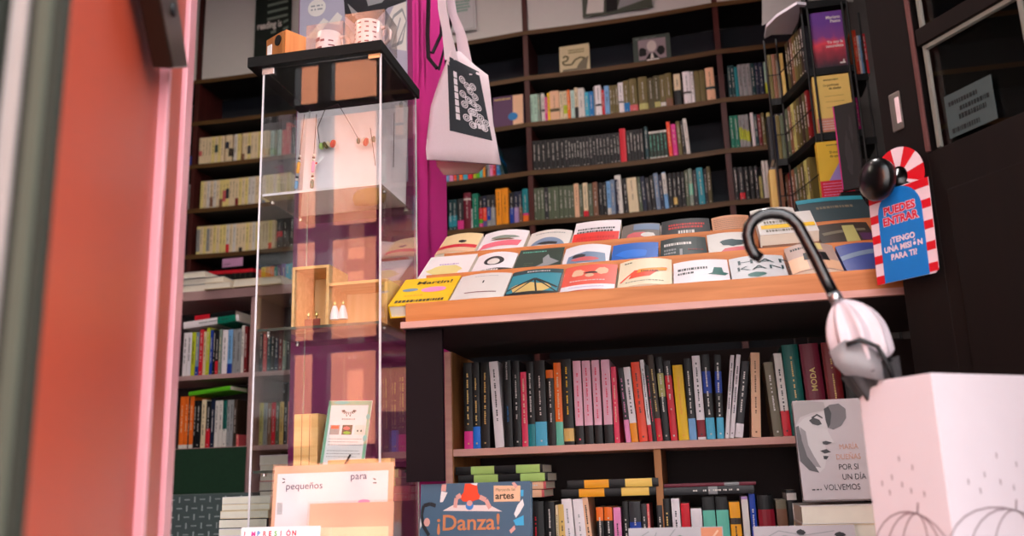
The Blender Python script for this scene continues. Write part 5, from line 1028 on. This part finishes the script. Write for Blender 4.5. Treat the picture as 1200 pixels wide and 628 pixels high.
srow(SPR, tz[0]+.0, [(1002.5, 1005, 'orange', dict(h=.19)), (1005.3, 1009, 'coral red', dict(h=.19)), (1009.3, 1011.6, 'white', dict(h=.165)), (1011.9, 1015.5, 'light blue', dict(h=.165)), (1016, 1019.5, 'red', dict(h=.17))], 'spinner right rack, top tier', D=.10)
srow(SPR, tz[1], [(1003.5, 1006.5, 'wine red', dict(h=.17)), (1007, 1011, 'magenta', dict(h=.17)), (1011.5, 1014, 'lilac', dict(h=.17))], 'spinner right rack, second tier', D=.10)
o = face_out(Plane((0, 3.24, 0), rad(-20)), 989, 1014, SP.at(1000, 252)[1], .30, .02, (28, 28, 30), 'large plastic-wrapped black album with a magenta edge at the spinner', SG, back=0, tilt=0); decal(o, [rc(0, 0, .06, 1)], 'magenta'); decal(o, [blob(.5, .4, .2, .3, k=.5), blob(.75, .7, .12, .2, k=.6, seed=5)], 'charcoal', lift=.001)
B(-.01, .06, 0, .05, -.02, 0).build('support_tray', wire, sp).location = sploc(tuple(o.location))

# ================================================================== RIGHT DOOR LEAF, KNOB AND HANGING SIGN
DR = Plane((.396, 1.85, 0), math.atan2(-.83, .56)); shaded_wood = wood((8, 4, 4), (14, 7, 6), 'Z', .6, 3, 'shaded_red_door')  # same paint as the left leaf, with its shade put into the colour
dr = empty('door_2', DR.O, (0, 0, DR.ang)); tag(dr, kind='structure')
def dpt(name, x0, x1, y0, y1, z0, z1, m, bev=.0015): return B(x0, x1, y0, y1, z0, z1).build(name, m, dr, bevel=bev)
dpt('stile', 0, .103, 0, .042, -.49, 1.85, shaded_wood); dpt('stile', .345, .47, 0, .042, -.49, 1.85, shaded_wood)
dpt('bottom_rail', .103, .345, 0, .042, -.49, .586, shaded_wood); dpt('glazing_bar', .118, .345, -.004, .03, .80, .835, shaded_wood)
for z0, z1 in ((-.40, .02), (.10, .50)): dpt('raised_panel', .14, .31, -.008, 0, z0, z1, shaded_wood)
bead = M((120, 122, 116), .45); dpt('bead', .103, .112, -.006, .0, .586, 1.8, M((96, 60, 58), .5)); dpt('bead', .122, .131, .004, .012, .590, 1.8, bead)
dpt('bead', .131, .33, .002, .012, .790, .799, bead); dpt('bead', .336, .345, -.004, .012, .586, 1.8, bead)
dpt('pane', .112, .345, .018, .022, .586, 1.8, glass('door_glass', (.75, .78, .78), 1.3))
plate = dpt('lock_plate', .030, .058, -.004, 0, .655, .735, M((150, 146, 142), .35, metal=.7), .003); B(.046, .056, -.0055, -.004, .668, .722).build('bright_latch', M((236, 214, 220), .3), dr)
# note stuck on the pane
nn = flat_book(.104, .084, .0015, (66, 80, 82), 0, name='paper_note'); q = DR.pt(.150, .598, .004); nn.location = q; nn.rotation_euler = (PI/2, rad(0), DR.ang); nn.location = DR.pt(.150, .598, -.010)
tag(nn, 'handwritten pale paper note stuck inside the dark door glazing', 'note')
for tx, x, y, s_ in (('POR FAVOR', .08, .72, .15), ('NO', .30, .53, .15), ('ENTRAR', .26, .34, .17), ('SI LLUEVE', .08, .08, .16)):
    ctext(nn, tx, x, y, s_, (50, 62, 66), lift=.0006, sx=.9, bold=.01) if tx not in ('SI LLUEVE', 'POR FAVOR', 'ENTRAR', 'NO') else decal(nn, scrib(x, y, x+.62, 1, s_*.7, .1, int(y*100)), (28, 34, 36), name='handwriting', lift=.0005)
# knob
kb = empty('knob', (0, 0, 0)); kb.parent = dr; kp0 = Vector((.024, 0, .553)); kb.location = kp0; gb_ = M((6, 6, 8), .28, coat=.2)
MB().rings([[(r*math.cos(2*PI*k/28), -y, r*math.sin(2*PI*k/28)) for k in range(28)] for y, r in ((0, .027), (.006, .027), (.009, .012), (.030, .012), (.036, .030), (.046, .041), (.056, .043), (.066, .039), (.074, .026), (.077, .008))]).build('knob_body', gb_, kb, smooth=True)
K = DR.pt(.024, .553, .022)
SGP = Plane(K, DR.ang+rad(5))
sg = empty('door_hanger', K, (0, rad(1.5), SGP.ang)); tag(sg, 'red and white striped door hanger with blue arch, looped over the black knob', 'sign')
# card outline in local x (right), z (up), origin = knob neck; hole around the neck
SW = .142; XA, XB = -.056, -.056+SW; ZT, ZBm = -.016, -.200
def shp(pts, y0, y1, mat, name, par): 
    m = MB(); m.prism(pts, y0, y1, 'y'); return m.build(name, mat, par)
stw = M((238, 214, 224), .5); str_ = M((214, 14, 34), .5)
card = [(XA, ZT), (XB, ZT)] + [(XB, ZBm+.008), (XB-.008, ZBm), (XA+.008, ZBm), (XA, ZBm+.008)]
shp(card, -.0010, 0, stw, 'card', sg)
# hook: crescent right of and above the neck
def arc(cx, cz, r, a0, a1, n=14): return [(cx+r*math.cos(a0+(a1-a0)*i/n), cz+r*math.sin(a0+(a1-a0)*i/n)) for i in range(n+1)]
def cres(a0, a1, mat, nm): shp(arc(.020, .002, .060, a0, a1, 6)+arc(.020, .002, .022, a1, a0, 6), -.0010, 0, mat, nm, sg)
aa = [rad(v) for v in (-35, -22, 12, 42, 70, 100, 128)]
for i in range(6): cres(aa[i], aa[i+1], stw if i % 2 == 0 else str_, 'hook_stripe')
shp([(XA, ZT), (XA, ZT+.018), (-.018, ZT+.016), (-.01, ZT)], -.001, 0, stw, 'card_shoulder', sg)
n_st = 9; hh = (ZT-ZBm)/n_st
for i in range(0, n_st): 
    if i % 2 == 0: shp([(XA+.0004, ZT-i*hh-.002-hh*.9), (XB-.0004, ZT-i*hh-hh*.9+.002), (XB-.0004, ZT-i*hh+.0), (XA+.0004, ZT-i*hh-.004)], -.0015, -.001, str_, 'stripe', sg)
aw0, aw1 = XA+.020, XB-.020; mid = (aw0+aw1)/2; ra = (aw1-aw0)/2
blueM = M((22, 122, 206), .5)
shp([(aw0, ZBm+.0003), (aw1, ZBm+.0003)] + arc(mid, ZT-.010-ra*.8, ra, 0, PI, 18), -.0021, -.0015, blueM, 'blue_arch', sg)
def stext(body, z, size, m, out=None, sx=1.0):
    if out: 
        t = text_mesh(body, size, 'hanger_text', out, sg, 'CENTER', bold=size*.09, sx=sx); t.rotation_euler = (PI/2, 0, 0); t.location = (mid, -.0023, z)
    t = text_mesh(body, size, 'hanger_text', m, sg, 'CENTER', bold=size*.04, sx=sx); t.rotation_euler = (PI/2, 0, 0); t.location = (mid, -.0026, z)
stext('PUEDES', -.066, .0215, M((214, 24, 60), .5), stw, 1.0); stext('ENTRAR', -.087, .0215, M((214, 24, 60), .5), stw, 1.0)
for i, b_ in enumerate(('¿TENGO', 'UNA MISIÓN', 'PARA TI?')): stext(b_, -.124-i*.0165, .0155, stw, None, 1.0)

# ================================================================== LEFT DOOR LEAF (opened inwards, very near)
DL = Plane((-.533, .62, 0), math.atan2(.53, -.211)); TILT = rad(-1.6)
terra = wood((140, 52, 36), (160, 64, 46), 'Z', .45, 2, 'terracotta_paint'); terraM = M((160, 58, 36), .42, var=.05, scale=5); pink_litM = M((206, 132, 138), .35, var=.03)  # pink strips carry the daylight highlight on the terracotta leaf as colour
dl = empty('door_1', DL.pt(.003, 0), (0, rad(-.8), DL.ang)); tag(dl, kind='structure')
def lpt(name, x0, x1, y0, y1, z0, z1, m): 
    o = B(x0, x1, y0, y1, z0, z1).build(name, m, dl, bevel=.002); return o
ze = .55
lpt('stile', -.12, .16, 0, .04, -.49, 1.8, terraM); lpt('panel_field', .16, .47, .008, .034, -.49, 1.8, terraM); lpt('stile', .47, .560, 0, .04, -.49, 1.8, terraM)
lpt('panel_molding', .45, .470, -.004, .010, -.49, 1.8, pink_litM)
lpt('edge_strip', .566, .618, -.006, .04, -.49, 1.8, pink_litM); lpt('edge_groove', .560, .566, .004, .04, -.49, 1.8, M((60, 34, 34), .6)); lpt('edge_bead', .618, .626, -.004, .04, -.49, 1.8, terraM)
bo = MB().prism([(.10, .71), (.248, .575), (.351, .523), (.447, .569), (.349, .625), (.19, .76)], -.03, -.004, 'y').build('door_closer', M((40, 26, 18), .35), dl, bevel=.003)
bs_ = MB().rings([[(.325+.009*math.cos(2*PI*k/14), y, .592+.009*math.sin(2*PI*k/14)) for k in range(14)] for y in (-.034, -.030)]).build('closer_screw', BLACK, dl)
# near jamb
jb = MB(); jm = [M((34, 34, 28), .6, spec=.2), M((130, 118, 114), .5), M((62, 62, 52), .6, spec=.2)]
cuts = [(-90, -22, 0), (-22, -12, 0), (-12, 6, 1), (6, 20, 0), (20, 36, 2), (36, 47, 0)]
xs_ = lambda px: Plane((0, .50, 0), 0).at(px, 300)[0]
for a, b, mi in cuts: jb.box(xs_(a), xs_(b), .50-(.004 if mi else 0), .508, -.5, 2.35, mi)
o = jb.build('trim_1', jm); tag(o, kind='structure')
wt = B(-.62, xs_(-24), .47, .50, -.5, 2.35).build('trim_2', jm[0]); tag(wt, kind='structure')

# ================================================================== UMBRELLA STAND
c0 = Vector((.290, 1.265, 0)); dlv = Vector((-.074, .110, 0)); drv = Vector((.177, .131, 0)); zt_s = .120
us = empty('umbrella_stand', (c0.x, c0.y, -.5)); tag(us, 'white square umbrella stand printed with grey umbrellas and raindrops, lower right corner', 'umbrella stand')
wst = M((226, 216, 224), .45, var=.02)
O_ = c0; Q = [O_, O_+drv, O_+drv+dlv, O_+dlv]; cen = (Q[0]+Q[2])/2
def inset(p, k): return cen+(p-cen)*k
m = MB(); k = .955; zt0, zb0 = zt_s+.5, 0.0
Ro = [[tuple((p-O_).xy)+(z,) for p in Q] for z in (zb0, zt0)]; Ri = [[tuple((inset(p, k)-O_).xy)+(z,) for p in Q] for z in (zt0, .012)]
m.rings([Ro[0], Ro[1], Ri[0], Ri[1]]); m.build('body', wst, us, bevel=.0008)
def face_art(A, u, L, n):
    """grey umbrella drawing on a face"""
    gm = M((150, 132, 140), .6); g = MB()
    def P(a, z): p = A-O_+u*a; return (p.x+n.x*.0006, p.y+n.y*.0006, z+.5)
    rot = [0, 1]
    def st_(pts, th):
        cr_, sr_ = math.cos(rot[0]), math.sin(rot[0]); ox, oz = L*.47, -.128
        if rot[0]: pts = [(ox+((a-L*.47)*cr_+(z+.075)*sr_)*1.3, oz+(-(a-L*.47)*sr_+(z+.075)*cr_)*1.3) for a, z in pts]
        for (a0, z0), (a1, z1) in zip(pts, pts[1:]):
            d = math.hypot(a1-a0, z1-z0) or 1; na, nz = -(z1-z0)/d*th/2, (a1-a0)/d*th/2
            g.poly([P(a0+na, z0+nz), P(a0-na, z0-nz), P(a1-na, z1-nz), P(a1+na, z1+nz)])
    for a, z in ((.50, .030), (.36, .006), (.68, .018), (.50, -.004), (.30, -.014), (.80, -.016), (.62, .000-.012), (.20, -.002)):
        a *= L*.9; z -= .014; st_([(a, z), (a+.0006, z-.004), (a+.0002, z-.007)], .0022)
    g.build('printed_raindrops', gm, us); g = MB(); rot[0] = rad(14)
    zc = -.075; n_ = 14; s = L/.14
    for r in (.058, .040, .020): st_([(L*.47+r*s*math.cos(PI*i/n_), zc+.055*math.sin(PI*i/n_)) for i in range(n_+1)], .0022)
    for sgn in (0,): pass
    w = .058*s
    for k_ in range(4):
        a0 = L*.47-w+k_*w/2; st_([(a0, zc), (a0+w*.12, zc+.008), (a0+w*.38, zc+.008), (a0+w/2, zc)], .0020)
    st_([(L*.47, zc+.055), (L*.47, zc+.066)], .003); st_([(L*.47, zc+.005), (L*.47, zc-.06), (L*.47+.006, zc-.068), (L*.47+.014, zc-.06)], .003)
    return g.build('printed_umbrella', gm, us)
ul = -dlv.normalized(); nl = Vector((-drv.y, drv.x, 0)).normalized()*1; nl = Vector((-drv.x, -drv.y, 0)).normalized(); nr_ = Vector((-dlv.x, -dlv.y, 0)).normalized()
face_art(Q[3], ul, dlv.length, nl); face_art(Q[0], drv.normalized(), drv.length, nr_)

# ================================================================== UMBRELLA
UY = 1.36; ub = empty('umbrella', Plane((0, UY, 0), 0).pt(Plane((0, UY, 0), 0).at(985, 355)[0], Plane((0, UY, 0), 0).at(985, 355)[1])); tag(ub, 'furled umbrella with black crook handle and translucent canopy, leaning in the white stand', 'umbrella')
def upt(px, py, y=UY): d = ray(px, py); return d*(y/d.y)-Vector(ub.location)
hp_ = [(892, 303), (884, 298), (878.5, 288), (876, 276), (878, 265), (884, 257), (893, 252), (904, 250), (916, 251), (926, 255), (935, 264), (942, 277), (949, 290), (956, 303), (967, 326), (978, 347)]
MB().tube([upt(a, b) for a, b in hp_], [.0078]+[.0088]*4+[.0088]*11, 16).build('handle', M((14, 14, 16), .22, coat=.5), ub, smooth=True)
MB().tube([upt(976, 343), upt(982, 355)], .0098, 14).build('ferrule', M((200, 200, 205), .2, metal=.9), ub, smooth=True)
MB().tube([upt(978, 347), upt(1018, 412), upt(1040, 452, 1.375), upt(1058, 520, 1.39)], .004, 8).build('shaft', M((180, 180, 184), .3, metal=.8), ub, smooth=True)
axis = [upt(982, 352), upt(990, 365), upt(999, 380), upt(1006, 395), upt(1012, 412), upt(1019, 430), upt(1027, 446, 1.37), upt(1040, 475, 1.38), upt(1050, 510, 1.385)]
rad_ = [.008, .027, .036, .039, .036, .037, .032, .022, .016]
def canopy(i0, i1, name, mat, sc_=1):
    R = []; ref = Vector((0, -1, 0))
    for i in range(i0, i1):
        t = (axis[min(i+1, len(axis)-1)]-axis[max(i-1, 0)]).normalized(); a = t.cross(ref).normalized(); b = a.cross(t); n = 64
        R.append([axis[i]+(a*math.cos(2*PI*k/n)+b*math.sin(2*PI*k/n)*.7)*rad_[i]*sc_*(1+.17*math.sin(8*2*PI*k/n+i*.45)+.05*math.sin(19*2*PI*k/n+i)) for k in range(n)])
    o = MB().rings(R, caps=(i0 == 0)).build(name, mat, ub, smooth=True); md_ = o.modifiers.new('s', 'SUBSURF'); md_.levels = md_.render_levels = 1; return o
vinyl = M((226, 212, 220), .35, var=.1, scale=40, trans=.25); dvin = M((78, 78, 80), .3, var=.3, scale=40, trans=.2)
canopy(0, 6, 'canopy', vinyl); canopy(5, 9, 'canopy_border', dvin, 1.0)
fl = MB().rings([[upt(x, y, UY-.028) for x, y in q] for q in (((972, 412), (990, 398), (1012, 402), (1030, 414)), ((978, 428), (994, 420), (1016, 426), (1034, 430)), ((990, 440), (1004, 440), (1022, 444), (1036, 446)))], closed=False, caps=False).build('loose_fold', M((150, 146, 150), .35, trans=.3), ub, smooth=True)
sm = fl.modifiers.new('t', 'SOLIDIFY'); sm.thickness = .0012
MB().tube([upt(992, 404, UY-.033), upt(1008, 398, UY-.036), upt(1028, 406, UY-.034), upt(1042, 430, UY-.03), upt(1048, 448, UY-.02)], .0035, 8).build('closing_strap', M((20, 20, 22), .5), ub, smooth=True)

# ================================================================== WHICH BOOKS THE PHOTO SHOWS: keep 300 individuals, the smallest rest as one object
def root_of(o):
    while o.parent is not None: o = o.parent
    return o
#HITS_BEGIN
# numbers of the books that show larger than about 160 square pixels; the others in view go into one object
def nums(t):
    out = set()
    for a in t.split():
        p = a.split('-'); out |= set(range(int(p[0]), int(p[-1])+1))
    return out
BIG = nums('0-41 43-74 81 87 91 93 97-106 108-110 114-119 121-127 145 150-151 157-159 161 163-165 167-169 171 194-197 199 201-209 213 215 217 220 222-226 228 230-247 249-254 256 295 297 301 305 310-311 331 340 361 364-367 389-407 409-420 422-429 431-437 439-446 455-456 458 463-466 468-469 471-474 482-490 495 497-498 500')
BIG_D = nums('0-16 18-25 27-37 39')
SMALL = nums('42 75-80 82-86 88-90 92 94-96 107 111-113 120 128-144 146-149 152-156 160 166 170 172 174-175 177-193 198 200 210-212 214 216 218-219 221 227 229 248 255 257-259 273 285-294 296 298-300 302-304 306-309 312 314-330 333-339 341-360 362-363 371-388 408 421 430 438 454 457 467 470 475-481 491-494 496 499 501-505')
SMALL_D = nums('17 26')
def rank(o):
    n = int(o.name.split('.')[1]) if '.' in o.name else 0; d = o.name.startswith('display')
    return 2 if n in (BIG_D if d else BIG) else (1 if n in (SMALL_D if d else SMALL) else 0)
#HITS_END
books = [o for o in bpy.data.objects if o.parent is None and o.get('category') == 'book']
rest = [o for o in books if rank(o) < 2]
bpy.context.view_layer.update()
mbm = bmesh.new(); mats = []
for o in rest:
    parts = [o]+list(o.children)
    if rank(o) == 1:
        for p in parts:
            tmp = p.data.copy(); tmp.transform(p.matrix_world); idx = []
            for m_ in tmp.materials:
                if m_ not in mats: mats.append(m_)
                idx.append(mats.index(m_))
            for f in tmp.polygons: f.material_index = idx[f.material_index]
            mbm.from_mesh(tmp); bpy.data.meshes.remove(tmp)
    for p in parts[::-1]: bpy.data.objects.remove(p)
me = bpy.data.meshes.new('small_books'); mbm.to_mesh(me); mbm.free()
for m_ in mats: me.materials.append(m_)
ob = bpy.data.objects.new('small_books', me); COL.objects.link(ob); tag(ob, 'smallest and half-hidden books scattered through the far shelves and the wire spinner', 'books', kind='stuff')
